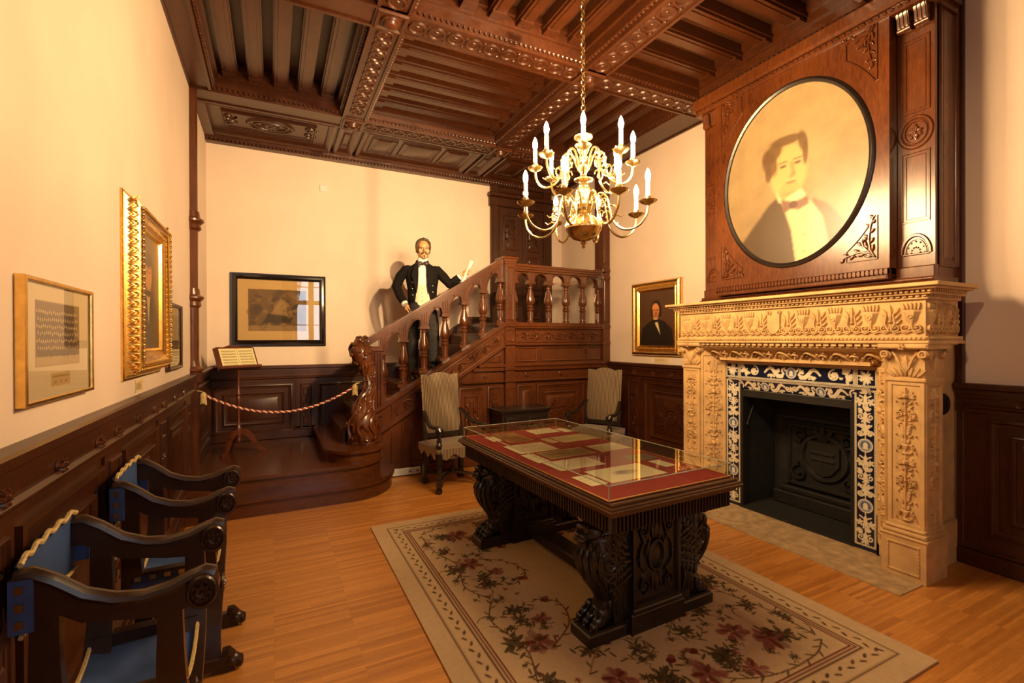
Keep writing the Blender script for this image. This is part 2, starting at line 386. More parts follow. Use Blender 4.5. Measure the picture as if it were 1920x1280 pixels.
m, nt, b = base('striped_upholstery')
tc = N(nt, 'ShaderNodeTexCoord'); sx = N(nt, 'ShaderNodeSeparateXYZ'); nt.links.new(tc.outputs['Object'], sx.inputs[0])
w = N(nt, 'ShaderNodeMath', operation='MULTIPLY'); w.inputs[1].default_value = 1 / .0172; nt.links.new(sx.outputs['X'], w.inputs[0])
fr = N(nt, 'ShaderNodeMath', operation='FRACT'); nt.links.new(w.outputs[0], fr.inputs[0])
nt.links.new(ramp(nt, fr.outputs[0], [(0, (.29, .20, .105)), (.40, (.29, .20, .105)), (.46, (.055, .034, .022)), (.93, (.055, .034, .022)), (1, (.29, .20, .105))]), b.inputs['Base Color'])
b.inputs['Roughness'].default_value = .8; b.inputs['Sheen Weight'].default_value = .4; b.inputs['Sheen Roughness'].default_value = .4
STRIPE = m

m, nt, b = base('lit_bulb'); b.inputs['Base Color'].default_value = (1, .9, .7, 1); b.inputs['Emission Color'].default_value = (1, .665, .325, 1); b.inputs['Emission Strength'].default_value = 1
BULB = m; BULB_E = b.inputs['Emission Strength']

# ---------------------------------------------------------------- painted surfaces
class Cv:
    """small pigment canvas in metres, u right, v up; colours linear"""
    def __init__(s, w, h, res, bg):
        s.w, s.h = w, h; s.nx = max(2, int(w / res) + 1); s.ny = max(2, int(h / res) + 1)
        s.U, s.V = np.meshgrid(np.linspace(0, w, s.nx), np.linspace(0, h, s.ny)); s.a = np.empty((s.ny, s.nx, 3)); s.a[:] = bg; s.res = res
    def win(s, u0, u1, v0, v1):
        i0 = max(0, int(u0 / s.w * (s.nx - 1)) - 1); i1 = min(s.nx, int(u1 / s.w * (s.nx - 1)) + 3); j0 = max(0, int(v0 / s.h * (s.ny - 1)) - 1); j1 = min(s.ny, int(v1 / s.h * (s.ny - 1)) + 3)
        return (slice(j0, max(j0, j1)), slice(i0, max(i0, i1)))
    def mix(s, w, k, col):
        k = k[..., None]; s.a[w] = s.a[w] * (1 - k) + np.array(col) * k
    def ell(s, u, v, ru, rv, col, soft=.15, al=1, rot=0):
        R = max(ru, rv) * (1 + soft); w = s.win(u - R, u + R, v - R, v + R)
        x = s.U[w] - u; y = s.V[w] - v; c, d = cos(rot), sin(rot); x, y = x * c + y * d, -x * d + y * c
        q = np.sqrt((x / ru) ** 2 + (y / rv) ** 2); s.mix(w, al * np.clip((1 + soft / 2 - q) / max(soft, 1e-3), 0, 1), col)
    def line(s, P, wd, col, al=1, soft=None):
        soft = soft or s.res * .7
        for (a, b), (c, d) in zip(P, P[1:]):
            e = wd + soft; w = s.win(min(a, c) - e, max(a, c) + e, min(b, d) - e, max(b, d) + e)
            x = s.U[w] - a; y = s.V[w] - b; L = (c - a) ** 2 + (d - b) ** 2 + 1e-12; t = np.clip((x * (c - a) + y * (d - b)) / L, 0, 1)
            q = np.hypot(x - t * (c - a), y - t * (d - b)); s.mix(w, al * np.clip((wd / 2 + soft - q) / soft, 0, 1), col)
    def poly(s, P, col, al=1, soft=0):
        us = [p[0] for p in P]; vs = [p[1] for p in P]; w = s.win(min(us), max(us), min(vs), max(vs)); x = s.U[w]; y = s.V[w]; ins = np.zeros(x.shape, bool)
        for i in range(len(P)):
            a, b = P[i - 1]; c, d = P[i]
            if b == d: continue
            ins ^= ((b > y) != (d > y)) & (x < (c - a) * (y - b) / (d - b) + a)
        k = ins.astype(float)
        for _ in range(int(soft)):
            p = np.pad(k, 1, mode='edge'); k = (p[:-2, 1:-1] + p[2:, 1:-1] + p[1:-1, :-2] + p[1:-1, 2:] + p[1:-1, 1:-1]) / 5
        s.mix(w, al * k, col)
    def rect(s, u0, u1, v0, v1, col, al=1): s.poly([(u0, v0), (u1, v0), (u1, v1), (u0, v1)], col, al)
    def leafs(s, u, v, n, L, cols, a0=0, spread=2 * PI, wd=.25):
        for i in range(n):
            a = a0 + spread * (i + .5) / n + RNG.uniform(-.2, .2); l = L * RNG.uniform(.7, 1.1); s.ell(u + cos(a) * l * .55, v + sin(a) * l * .55, l * .5, l * wd, cols[i % len(cols)], .2, .9, a)
    def noise(s, amt, cell):
        n = RNG.uniform(-1, 1, (int(s.h / cell) + 3, int(s.w / cell) + 3)); y = s.V / cell; x = s.U / cell; i = y.astype(int); j = x.astype(int); fy = y - i; fx = x - j
        k = n[i, j] * (1 - fy) * (1 - fx) + n[i + 1, j] * fy * (1 - fx) + n[i, j + 1] * (1 - fy) * fx + n[i + 1, j + 1] * fy * fx; s.a *= (1 + amt * k)[..., None]
    def build(s, name, M, mat, parent=None, t=0, mask=None):
        """M maps (u, v, n); t = thickness of the sheet below n = 0"""
        nx, ny = s.nx, s.ny; P = np.stack([s.U.ravel(), s.V.ravel(), np.zeros(nx * ny)], 1)
        idx = np.arange(nx * ny).reshape(ny, nx); Q = np.stack([idx[:-1, :-1], idx[:-1, 1:], idx[1:, 1:], idx[1:, :-1]], -1).reshape(-1, 4)
        if mask is not None: Q = Q[mask[:-1, :-1].ravel()]
        F = Q.tolist(); C = np.clip(s.a.reshape(-1, 3), 0, 1)
        if t:
            k = nx * ny; P = np.vstack([P, [(0, 0, -t), (s.w, 0, -t), (s.w, s.h, -t), (0, s.h, -t)]]); c4 = [0, nx - 1, nx * ny - 1, nx * (ny - 1)]; C = np.vstack([C, C[c4]])
            F.append((k + 3, k + 2, k + 1, k))
            sides = [list(range(0, nx)), [j * nx + nx - 1 for j in range(ny)], [nx * ny - 1 - i for i in range(nx)], [(ny - 1 - j) * nx for j in range(ny)]]
            for q in range(4): F.append(tuple(sides[q][::-1]) + (k + q, k + (q + 1) % 4))
        A = np.array(M); P = P @ A[:3, :3].T + A[:3, 3]
        me = bpy.data.meshes.new(name); me.from_pydata(P.tolist(), [], F); me.materials.append(mat)
        ca = me.color_attributes.new('Col', 'FLOAT_COLOR', 'POINT'); ca.data.foreach_set('color', np.hstack([C, np.ones((len(C), 1))]).astype(np.float32).ravel())
        me.update(); return link(name, me, parent)
# ================================================================ room
XL, XR, YB, YF, ZC = -.72, 4.42, 6.9, -2.6, 4.09
PL = plane((XL, 0, 0), (0, 1, 0), (0, 0, 1), (1, 0, 0))       # left wall, u = y
PB = plane((0, YB, 0), (1, 0, 0), (0, 0, 1), (0, -1, 0))      # back wall, u = x
PR = plane((XR, 0, 0), (0, 1, 0), (0, 0, 1), (-1, 0, 0))      # right wall, u = y
YS = 5.64
PS = plane((0, YS, 0), (1, 0, 0), (0, 0, 1), (0, -1, 0))      # front of the stair, u = x

b = MB(); b.box(XL - .2, XR + .3, YF - .2, YB + .2, -.1, 0); floor = struct('floor', b, FLOOR)
b = MB(); b.box(XL - .2, XL, YF - .2, YB + .2, 0, 4.5); wall_left = struct('wall_left', b, WALL)
b = MB(); b.box(XL, XR, YB, YB + .2, 0, 4.5); wall_back = struct('wall_back', b, WALL)
b = MB()
for y0, y1, z0, z1 in ((YF - .2, 2.0, 0, 4.5), (3.18, YB + .2, 0, 4.5), (2.0, 3.18, 1.2, 4.5)): b.box(XR, XR + .2, y0, y1, z0, z1)
wall_right = struct('wall_right', b, WALL)
# wall behind the photographer with its tall casement window
WX0, WX1, WZ0, WZ1 = .62, 1.72, 1.25, 3.70
b = MB()
for x0, x1, z0, z1 in ((XL, WX0, 0, 4.5), (WX1, XR, 0, 4.5), (WX0, WX1, 0, WZ0), (WX0, WX1, WZ1, 4.5)): b.box(x0, x1, YF - .2, YF, z0, z1)
wall_front = struct('wall_front', b, WALL)
b = MB(plane((0, YF - .05, 0), (1, 0, 0), (0, 0, 1), (0, 1, 0)))
b.frame(WX0, WX1, WZ0, WZ1, [(0, -.1), (0, .03), (.07, .03), (.07, -.1)])
b.box(WX0 + .40, WX0 + .55, WZ0, WZ1, -.06, .03); b.box(WX1 - .14, WX1 - .07, WZ0, WZ1, -.06, .03)
b.box(WX0, WX1, 2.74, 2.87, -.06, .035)
for z in (1.6, 2.1, 3.3): b.box(WX0, WX1, z - .012, z + .012, -.05, 0)
window = struct('window_1', b, W_THIN)
b = MB(); b.box(WX0, WX1, YF - .11, YF - .105, WZ0, WZ1); struct('window_pane', b, pane_mat('window_glass', 1.45), parent=window)
b = MB(); P = [(WX0 - .35 + .016 * i, YF + .10 + .03 * sin(i * 1.15)) for i in range(40)]
for k in range(14):
    z0, z1 = 3.95 - .2 * k, 3.95 - .2 * (k + 1)
    def row(z): f = 1 - .55 * max(0, min(1, (3.95 - z) / 2.3)); return [(WX0 - .35 + (x - WX0 + .35) * f, y, z) for x, y in P]
    A, B = row(z0), row(z1); o = [(x, y + .01, z) for x, y, z in A]
    b.add(A + B, [(i, i + 1, 41 + i - 1, 40 + i) for i in range(39)])
cu = build('curtain', b, CURT); sm = cu.modifiers.new('t', 'SOLIDIFY'); sm.thickness = .006
tag(cu, 'drawn dark curtain beside the window behind the viewer', 'curtain')

# ---------------------------------------------------------------- wainscot
def cap(b, u0, u1, top=1.285):
    b.box(u0, u1, top - .045, top, 0, .075, .012, .008); b.box(u0, u1, top - .075, top - .045, 0, .052); b.box(u0, u1, top - .10, top - .075, 0, .04)
    b.box(u0, u1, top - .17, top - .10, 0, .028)
    b.box(u0, u1, 1.105, 1.14, 0, .05, .014); b.box(u0, u1, 1.08, 1.105, 0, .034)
def wainscot(name, par, M, spans, u0, u1, z0, ros, mat=W_PANEL):
    name_ = 'r' if par is wall_right else ''
    """spans: (a, b, kind) panels along the wall"""
    b = MB(M); b.box(u0, u1, z0, 1.27, 0, .022); cap(b, u0, u1)
    b.box(u0, u1, z0, z0 + .11, 0, .045, .01); b.box(u0, u1, z0 + .11, z0 + .15, 0, .034, .01)
    lo = z0 + (.24 if z0 < .1 else .1)
    for a, c, k in spans:
        if k == 'w':
            b.panel(a + .03, c - .03, lo, 1.045, .022, .02, False, .05); b.panel(a + .13, c - .13, lo + .10, .945, .022, .018, True, .032)
            if c - a > .5 and name_ == 'r': carve(b, (a + c) / 2, (lo + 1.045) / 2, (c - a) * .24, (1.045 - lo) * .24, .020, .032)
        elif k == 'p':
            b.panel(a, c, lo, 1.04, .022, .018, False, .045)
        else:
            b.box(a, c, lo - .06, 1.08, .022, .034); b.panel(a + .05, c - .05, lo, 1.045, .034, .010, False, .022)
            h = (1.045 - lo); m = (a + c) / 2
            for t in (.18, .5, .82): b.box(a + .085, c - .085, lo + h * t - .05, lo + h * t + .05, .034, .046, .008)
            b.candelabrum(a + .085, c - .085, lo + h * .25, lo + h * .75, 2, .008, .036)
    o = struct(name, b, mat, parent=par)
    for u in ros:
        q = MB(M); q.dome(u, 1.155, .034, .012, .026, 10); q.rosette(u, 1.155, .034, .018, .032, 6); q.ring(u, 1.155, .03, .006, .008, .03)
        struct('rosette', q, W_STAIR, parent=o)
    return o
def carve(b, u, v, ru, rv, h, n0):
    b.ring(u, v, ru * .42, .012, h, n0, 16, rv * .45); b.rosette(u, v, min(ru, rv) * .36, h, n0, 8)
    for g in (-1, 1):
        for e in (-1, 1):
            b.spiral(u + g * ru * .62, v + e * rv * .55, min(ru, rv) * .30, e * PI / 2, 1.4, .011, h, n0, g * e)
            b.leaf(u + g * ru * .35, v + e * rv * .62, e * PI / 2 - g * .5 * e, rv * .4, rv * .1, h, n0); b.leaf(u + g * ru * .66, v, (0 if g > 0 else PI) + e * .5, ru * .34, ru * .1, h, n0)
sp = []
for k in range(-4, 3):
    y = 3.05 + 1.13 * k
    sp += [(y, y + .85, 'w')] + [(y + .85, y + 1.13, 'n')]
ros = [y + d for y in [1.92 - 1.13, 1.92, 3.05, 4.18] for d in (-.07, .35, .78)]
wainscot('wainscot', wall_left, PL, [s for s in sp if s[1] < 5.45], YF, 5.55, 0, ros)
wainscot('wainscot', wall_left, PL, [(5.78, 6.75, 'w')], 5.7, YB, .335, [])
wainscot('wainscot', wall_back, PB, [(-.69, .26, 'w'), (.27, .51, 'n'), (.54, 1.35, 'p')], XL, 1.75, .335, [])
wainscot('wainscot', wall_right, PR, [(3.62, 3.82, 'n'), (3.86, 4.86, 'w'), (4.9, 5.2, 'n')], 3.57, 5.62, 0, [4.05, 4.36, 4.68, 5.05])
wainscot('wainscot', wall_right, PR, [(.55, 1.48, 'w'), (.25, .5, 'n'), (-.75, .2, 'w'), (-1.05, -.8, 'n')], YF, 1.63, 0, [.72, 1.3])
b = MB(PR); b.box(1.585, 1.63, 0, ZC, 0, .03, .008); struct('edge_board', b, W_PANEL, parent=wall_right)
# half column on the left wall where the stair bay begins
b = MB(T(XL, 5.62, 0)); b.box(0, .055, -.075, .075, .335, 1.30); b.box(0, .085, -.085, .085, 1.2, 1.29)
b.box(0, .05, -.055, .055, 1.29, 4.1); M = T(.01, 0, 0)
for z, r in ((1.31, .095), (2.02, .10), (2.78, .105)):
    b.lathe([(r * .6, z - .09), (r * .8, z - .07), (r * .72, z - .03), (r, z), (r, z + .02), (r * .7, z + .04), (r * .62, z + .1)], 24, M)
b.lathe([(.058, 1.29), (.058, 2.0)], 24, M); b.lathe([(.05, 2.1), (.055, 2.7)], 24, M); b.lathe([(.052, 2.85), (.052, 4.1)], 24, M)
struct('half_column', b, W_STAIR, parent=wall_left)

# ---------------------------------------------------------------- coffered ceiling
b = MB(); b.box(XL - .2, XR + .2, YF - .2, YB + .2, 4.36, 4.46); ceil = struct('ceiling', b, wood('oak_boards', (.026, .0085, .0026), (.066, .0215, .0068), .45, (5, 5, 5), coat=.05))
BX = [(XL + .09, .10), (.83, .13), (2.70, .13), (4.22, .20)]          # beams running along y: (centre, half width)
BY = [(-1.9, .13), (-.02, .13), (1.86, .13), (3.73, .13), (5.70, .14)]
def beam(M, u0, u1, hw, nodes, orn=True):
    b = MB(M)                                                       # local: u along, v across, n down; n = 0 at ZC
    b.box(u0, u1, -hw, hw, -.27, 0)
    for g in (-1, 1):
        b.box(u0, u1, g * hw, g * (hw - .028), 0, .014); b.box(u0, u1, g * hw, g * (hw + .035), -.27, -.028, 0); b.box(u0, u1, g * (hw + .035), g * (hw + .06), -.27, -.11)
        b.box(u0, u1, g * (hw + .06), g * (hw + .085), -.27, -.20)
        if u1 > 1: b.beads(max(u0, -1), u1, g * (hw + .014), .017, .016, -.028, pitch=.046, seg=5)
    cuts = [u0] + [c for n in nodes for c in (n - .13, n + .13)] + [u1]
    for a, c in zip(cuts[::2], cuts[1::2]):
        if c - a > .3 and c > 1.2 and orn: b.guilloche(a, c, 0, min(.082, hw * .6), .013, 0)
    return b
for x, hw in BX: struct('ceiling_beam', beam(plane((x, 0, ZC + (.003 if abs(x - 1.7) > 1.5 else 0)), (0, 1, 0), (1, 0, 0), (0, 0, -1)), YF, 5.56, hw, [y for y, _ in BY[:-1]] + [5.6], abs(x - 1.7) < 1.5), W_BEAM, parent=ceil)
for y, hw in BY: struct('ceiling_beam', beam(plane((0, y, ZC - .003), (1, 0, 0), (0, 1, 0), (0, 0, -1)), XL, XR, hw, [x for x, _ in BX]), W_BEAM, parent=ceil)
for x, _ in BX[1:3]:
    for y, _ in BY[2:]:
        b = MB(plane((x, y, ZC), (1, 0, 0), (0, 1, 0), (0, 0, -1))); b.box(-.13, .13, -.13, .13, 0, .016); b.frame(-.12, .12, -.12, .12, [(0, .016), (.01, .03), (.025, .03), (.04, .016)])
        b.ring(0, 0, .066, .014, .02, .016, 18); b.lathe([(.06, .016), (.062, .035), (.05, .06), (.025, .075), (.001, .08)], 16)
        struct('ceiling_boss', b, W_BEAM, parent=ceil)
def joists(x0, x1, y0, y1, along, n=5):
    for i in range(n):
        if along == 'y': a = x0 + (x1 - x0) * (i + .5) / n; M = plane((a, 0, ZC), (0, 1, 0), (1, 0, 0), (0, 0, -1)); u0, u1 = y0, y1
        else: a = y0 + (y1 - y0) * (i + .5) / n; M = plane((0, a, ZC), (1, 0, 0), (0, 1, 0), (0, 0, -1)); u0, u1 = x0, x1
        b = MB(M); b.box(u0, u1, -.072, .072, -.27, -.17); b.box(u0, u1, -.058, .058, -.17, -.145); b.box(u0, u1, -.03, .03, -.145, -.137)
        for e0, e1 in ((u0, u0 + .10), (u1 - .10, u1)): b.box(e0, e1, -.062, .062, -.145, -.125)
        struct('ceiling_joist', b, W_BEAM, parent=ceil)
xs = [(BX[i][0] + BX[i][1] + .05, BX[i + 1][0] - BX[i + 1][1] - .05) for i in range(3)]; ys = [(BY[i][0] + BY[i][1] + .05, BY[i + 1][0] - BY[i + 1][1] - .05) for i in range(4)]
for j, (y0, y1) in enumerate(ys):
    for i, (x0, x1) in enumerate(xs): joists(x0, x1, y0, y1, 'y' if (i + j) % 2 == 1 else 'x', 6 if i == 1 else 5)
# flat moulded soffit between the last beam and the back wall
S = plane((0, 0, ZC), (1, 0, 0), (0, 1, 0), (0, 0, -1))
b = MB(S); b.box(XL, XR, 5.8, YB, -.27, -.045)
for a, c in ((XL, .70), (.70, .98), (.98, 2.55), (2.55, 2.85), (2.85, XR)):
    y0, y1 = 5.92, 6.70
    b.frame(a + .02, c - .02, y0 - .04, y1 + .04, [(0, -.045), (0, -.01), (.02, 0), (.045, -.012), (.07, -.03), (.08, -.045)])
    if c - a < .5: b.panel(a + .10, c - .10, y0 + .2, y1 - .2, -.045, .012, False, .02); continue
    if a < 0:
        b.panel(a + .22, c - .22, y0 + .15, y1 - .15, -.045, .02, False, .035); m = (a + c) / 2; v = (y0 + y1) / 2
        b.ring(m, v, .24, .022, .022, -.045, 28, .15); b.ring(m, v, .17, .012, .018, -.045, 24, .10); b.rosette(m, v, .10, .02, -.045, 8)
        for g in (-1, 1): b.spiral(m + g * .42, v + .08, .07, 0, 1.3, .014, .018, -.045, g); b.spiral(m + g * .42, v - .08, .07, 0, 1.3, .014, .018, -.045, -g)
    else:
        w = (c - a - .3) / 4
        for p, q in ((a + .15, a + .15 + w), (a + .22 + w, c - .22 - w), (c - .15 - w, c - .15)): b.panel(p, q, y0 + .14, y1 - .14, -.045, .02, True, .03)
b.box(XL, XR, 6.74, YB, -.045, .03); b.box(XL, XR, 6.80, YB, .03, .055); b.beads(XL, XR, 6.77, .016, .016, .03, pitch=.045, seg=5)
b.box(XL, XL + .10, 5.84, 6.8, -.045, .02); b.box(XR - .1, XR, 5.84, 6.8, -.045, .02)
struct('ceiling_panel', b, W_BEAM, parent=ceil)

# ---------------------------------------------------------------- door on the landing
b = MB(PB); x0, x1, z0, z1 = 3.08, 4.17, 1.836, ZC
b.box(x0, x1, z0, z1, 0, .03)
for g, u in ((1, x0), (-1, x1)): b.box(u, u + g * .13, z0, z1, .03, .07, .012); b.box(u + g * .03, u + g * .1, z0 + .3, z1 - .4, .07, .078, .006)
b.box(x0 - .03, x1 + .03, 3.72, 3.86, .03, .09, .012); b.box(x0 - .05, x1 + .05, 3.86, 3.92, .03, .13, .01); b.panel(x0 + .17, x1 - .17, 3.95, 4.08, .03, .012, False, .02)
door = struct('door_1', b, W_PANEL)
for a, c in ((x0 + .15, 3.62), (3.64, x1 - .15)):
    b = MB(PB); b.box(a, c, z0, 3.70, .03, .05)
    for p, q in ((z0 + .1, z0 + .5), (z0 + .58, z0 + 1.12), (z0 + 1.2, z0 + 1.76)):
        b.panel(a + .06, c - .06, p, q, .05, .014, True, .03); carve(b, (a + c) / 2, (p + q) / 2, .11, (q - p) * .34, .016, .058)
    struct('door_leaf', b, W_PANEL, parent=door)
b = MB(PB); b.lathe([(.012, 0), (.012, .04), (.028, .05), (.03, .065), (.01, .075)], 12, T(3.69, z0 + .98, .05)); struct('door_handle', b, BRASS, parent=door)
# ================================================================ staircase
stair = thing('staircase', 'carved reddish oak staircase rising along the back wall to a landing with turned balusters', 'staircase', (1.7, 5.64, 0))
def inst(name, me, parent, loc, rz=0, sc=(1, 1, 1)):
    o = link(name, me, parent); o.location = loc; o.rotation_euler = (0, 0, rz); o.scale = sc; return o
def step_poly(xc, yf, rx, o, xl=XL + .02):
    ry = YS - .12 - yf; P = [(xl, YB - .03), (xl, yf - o)]
    P += [(xc + (rx + o) * sin(t * PI / 24), yf + ry - (ry + o) * cos(t * PI / 24)) for t in range(13)]
    return P + [(xc + rx + o, YS), (1.0, YS), (1.0, YB - .03)]
def nosed(name, f, z0, z1, o=.032):
    b = MB(); b.prism(f(0), z0, z1 - .036); b.prism(f(.012), z1 - .048, z1 - .03); b.prism(f(o - .006), z1 - .036, z1 - .004); b.prism(f(o), z1 - .03, z1 - .010); b.prism(f(o - .012), z1 - .006, z1)
    return build(name, b, W_STEP, stair)
nosed('platform_step', lambda o: step_poly(.70, 4.925, .50, o), 0, .17)
nosed('platform', lambda o: step_poly(.66, 5.07, .42, o), .17, .335)
def bull(o): return [(.507 - o, YB - .03)] + [(.785 + (.278 + o) * cos(PI + PI * t / 16), 5.39 + (.278 + o) * sin(PI + PI * t / 16)) for t in range(17)] + [(1.063 + o, YS), (1.0, YB - .03)]
nosed('curtail_step', bull, .335, .465)
BXS = [1.156, 1.398, 1.655, 1.924, 2.18, 2.439, 2.69]; BZS = [.93, 1.08, 1.234, 1.378, 1.543, 1.694, 1.836]
NX = [.70, .88] + [x - .06 for x in BXS]; NZ = [.616, .775] + BZS
for k in range(len(NX)):
    x0 = NX[k]; x1 = NX[k + 1] if k + 1 < len(NX) else 2.9; z = NZ[k]; zp = NZ[k - 1] if k else .465
    b = MB(); b.box(x0 - .02, x1 + .03, YS - .004 if k > 1 else YS + .05, YB - .05, z - .036, z)
    if k > 1: b.box(x0 + .01, x1 + .01, YS + .004, 5.72, zp - .05, z - .03)
    if k < len(NX) - 1: build('tread', b, W_STEP, stair)
    b = MB(); b.box(x0 + .005, x0 + .03, 5.66, YB - .05, zp, z - .03); build('riser', b, W_STEP, stair)
b = MB(); b.box(NX[-1] - .02, XR - .01, YS - .01, YB - .03, 1.79, 1.836); build('landing', b, W_STEP, stair)
b = MB(PB); A = [(.62, .66), (2.6, 1.86), (2.62, 1.93), (3.06, 1.93)]; B = [(.62, .34), (2.6, 1.50), (2.62, 1.5), (3.06, 1.5)]
b.strip(A, B, .022, .06); b.strip([(p[0], p[1] + .03) for p in A], [(p[0], p[1] - .015) for p in A], .022, .085); build('wall_string', b, W_PANEL, stair)

# front under the string and the landing
st = lambda x: .745 + .615 * (x - 1.0)
b = MB(PS)
b.prism([(1.06, 0), (4.3, 0), (4.3, 1.78), (2.7, 1.78), (2.7, st(2.7) - .28), (1.06, st(1.06) - .28)], -.03, 0)
b.box(1.09, 4.3, 0, .10, 0, .04, .012)
b.box(1.09, 1.15, .1, st(1.09) - .3, 0, .02); b.box(1.62, 1.68, .1, st(1.62) - .3, 0, .02); b.box(1.15, 1.62, .1, .16, 0, .02)
for x in (1.24, 1.36, 1.48): b.box(x, x + .02, .16, st(x) - .36, 0, .012)
b.poly_frame([(1.70, .12), (2.02, .12), (2.02, st(2.02) - .40), (1.70, st(1.70) - .40)], [(0, 0), (.003, .02), (.02, .024), (.03, .010), (.05, .004), (.052, 0)])
b.panel(2.08, 2.42, .16, 1.0, 0, .02, False, .05); b.panel(2.16, 2.34, .26, .90, 0, .018, True, .03); carve(b, 2.25, .6, .09, .2, .018, .012)
b.panel(2.47, 2.68, .16, 1.0, 0, .02, True, .04); b.candelabrum(2.53, 2.62, .3, .85, 3, .01, .018)
b.poly_frame([(2.40, 1.31), (2.67, 1.31), (2.67, st(2.67) - .33), (2.64, st(2.64) - .33)], [(0, 0), (.003, .015), (.02, .018), (.03, 0)])
# frieze / dado line right of the string
for x0, x1 in ((2.0, 2.72), (2.84, 4.3)):
    xx = lambda z: x0 if x0 > 2.5 else (z - .46) / .615 + 1
    b.box(xx(1.285), x1, 1.245, 1.285, 0, .06, .01); b.box(xx(1.24), x1, 1.20, 1.245, 0, .04); b.box(xx(1.14), x1, 1.045, 1.075, 0, .045, .01)
b.panel(2.90, 3.16, .16, 1.0, 0, .02, True, .04); b.panel(3.20, 3.98, .16, 1.0, 0, .022, False, .05); b.panel(3.30, 3.88, .27, .89, 0, .02, True, .03); carve(b, 3.59, .58, .22, .24, .022, .014); b.panel(4.02, 4.27, .16, 1.0, 0, .02, True, .04)
for a, c in ((2.90, 3.22), (3.28, 3.98), (4.03, 4.27)): b.panel(a, c, 1.31, 1.50, 0, .014, False, .02)
b.box(2.84, 4.3, 1.525, 1.555, 0, .045, .01); b.box(2.84, 4.3, 1.75, 1.78, 0, .05, .01)
b.frame(2.88, 4.26, 1.565, 1.745, [(0, 0), (.003, .016), (.015, .016), (.022, .002)])
b.rinceau(2.91, 4.23, 1.59, 1.72, 7, .016, .002)
build('front_panelling', b, W_STAIR, stair)
for x in (2.45, 3.06, 3.59, 4.14):
    b = MB(PS); b.dome(x, 1.137, .034, .012, 0, 10); b.rosette(x, 1.137, .034, .018, .005, 6); build('rosette', b, W_STAIR, stair)
b = MB(PS); A = [(x, st(x)) for x in (.99, 2.72)]; B = [(x, st(x) - .285) for x in (.99, 2.72)]
b.strip(A, B, -.03, .035); b.strip([(x, z + .035) for x, z in A], [(x, z - .012) for x, z in A], -.08, .075); b.strip([(x, z - .012) for x, z in A], [(x, z - .03) for x, z in A], 0, .055)
b.strip([(x, z + .05) for x, z in B], [(x, z) for x, z in B], 0, .06); b.strip([(x, z + .062) for x, z in B], [(x, z + .05) for x, z in B], 0, .045)
b.box(1.235, 1.255, st(1.245) - .24, st(1.245) - .02, .03, .048)
al = math.atan(.615); o = Vector((1.27, YS, st(1.27) - .135)); b.M = plane(o, (cos(al), 0, sin(al)), (-sin(al), 0, cos(al)), (0, -1, 0))
b.frame(0, 1.68, -.075, .07, [(0, .035), (.002, .047), (.012, .047), (.018, .037)]); b.rinceau(.04, 1.64, -.055, .05, 8, .02, .036, .008)
build('string', b, W_STAIR, stair)

# newel at the foot: fluted post and carved scroll
b = MB(PS); b.box(.995, 1.135, st(1.0) - .02, 1.50, -.10, .055)
for i in range(4): b.box(1.006 + .032 * i, 1.024 + .032 * i, .82, 1.46, .055, .072, .006)
b.box(.985, 1.145, 1.47, 1.53, -.11, .075, .01)
nw = build('newel_post', b, W_STAIR, stair)
C = [(.905, 5.50, .47), (.90, 5.46, .58), (.885, 5.44, .70), (.89, 5.45, .80), (.925, 5.50, .90), (.965, 5.54, 1.00), (.985, 5.57, 1.12), (.98, 5.58, 1.22), (.95, 5.59, 1.32), (.91, 5.60, 1.41), (.885, 5.62, 1.50), (.90, 5.65, 1.56), (.98, 5.68, 1.60)]
R = [.155, .165, .15, .118, .082, .062, .05, .055, .085, .115, .11, .085, .05]
b = MB(); b.tube(C, R, 16); b.lathe([(.175, .465), (.178, .485), (.168, .50), (.172, .52), (.155, .54)], 24, T(.905, 5.50, 0))
rr = random.Random(3)
def along(t):
    t *= len(C) - 1; i = min(int(t), len(C) - 2); q = t - i; p = Vector(C[i]).lerp(Vector(C[i + 1]), q); return p, R[i] + (R[i + 1] - R[i]) * q, (Vector(C[i + 1]) - Vector(C[i])).normalized()
def at_(t, a, lift=0):
    p, r, d = along(t); s1 = d.cross(Vector((0, 1, 0))).normalized(); s2 = d.cross(s1); nrm = s1 * cos(a) + s2 * sin(a); return p + nrm * (r + lift), nrm, d, r
for q in range(7):                                               # acanthus ribs winding up the shaft
    Q = [at_(.02 + .62 * i / 22, q * 2 * PI / 7 + 1.5 * i / 22 + .25 * sin(i * .9), .004)[0] for i in range(23)]; b.tube(Q, [.017 * (.45 + .55 * abs(sin(i * .45 + q))) + .004 for i in range(23)], 6)
    for i in range(6):
        t = .05 + .1 * i; a = q * 2 * PI / 7 + 1.5 * t / .64 + .35; o, nrm, d, r = at_(t, a, .002); tw = (d + nrm.cross(d) * rr.uniform(-.9, .9)).normalized(); M = Matrix((tw, nrm.cross(tw), nrm)).transposed().to_4x4()
        L_ = .02 + .24 * r; b.ell(o, (L_, L_ * .42, .015), M, 8, 5); b.ell(o + tw * L_ * .9 + nrm * .008, (L_ * .35, L_ * .4, .014), M, 7, 5)
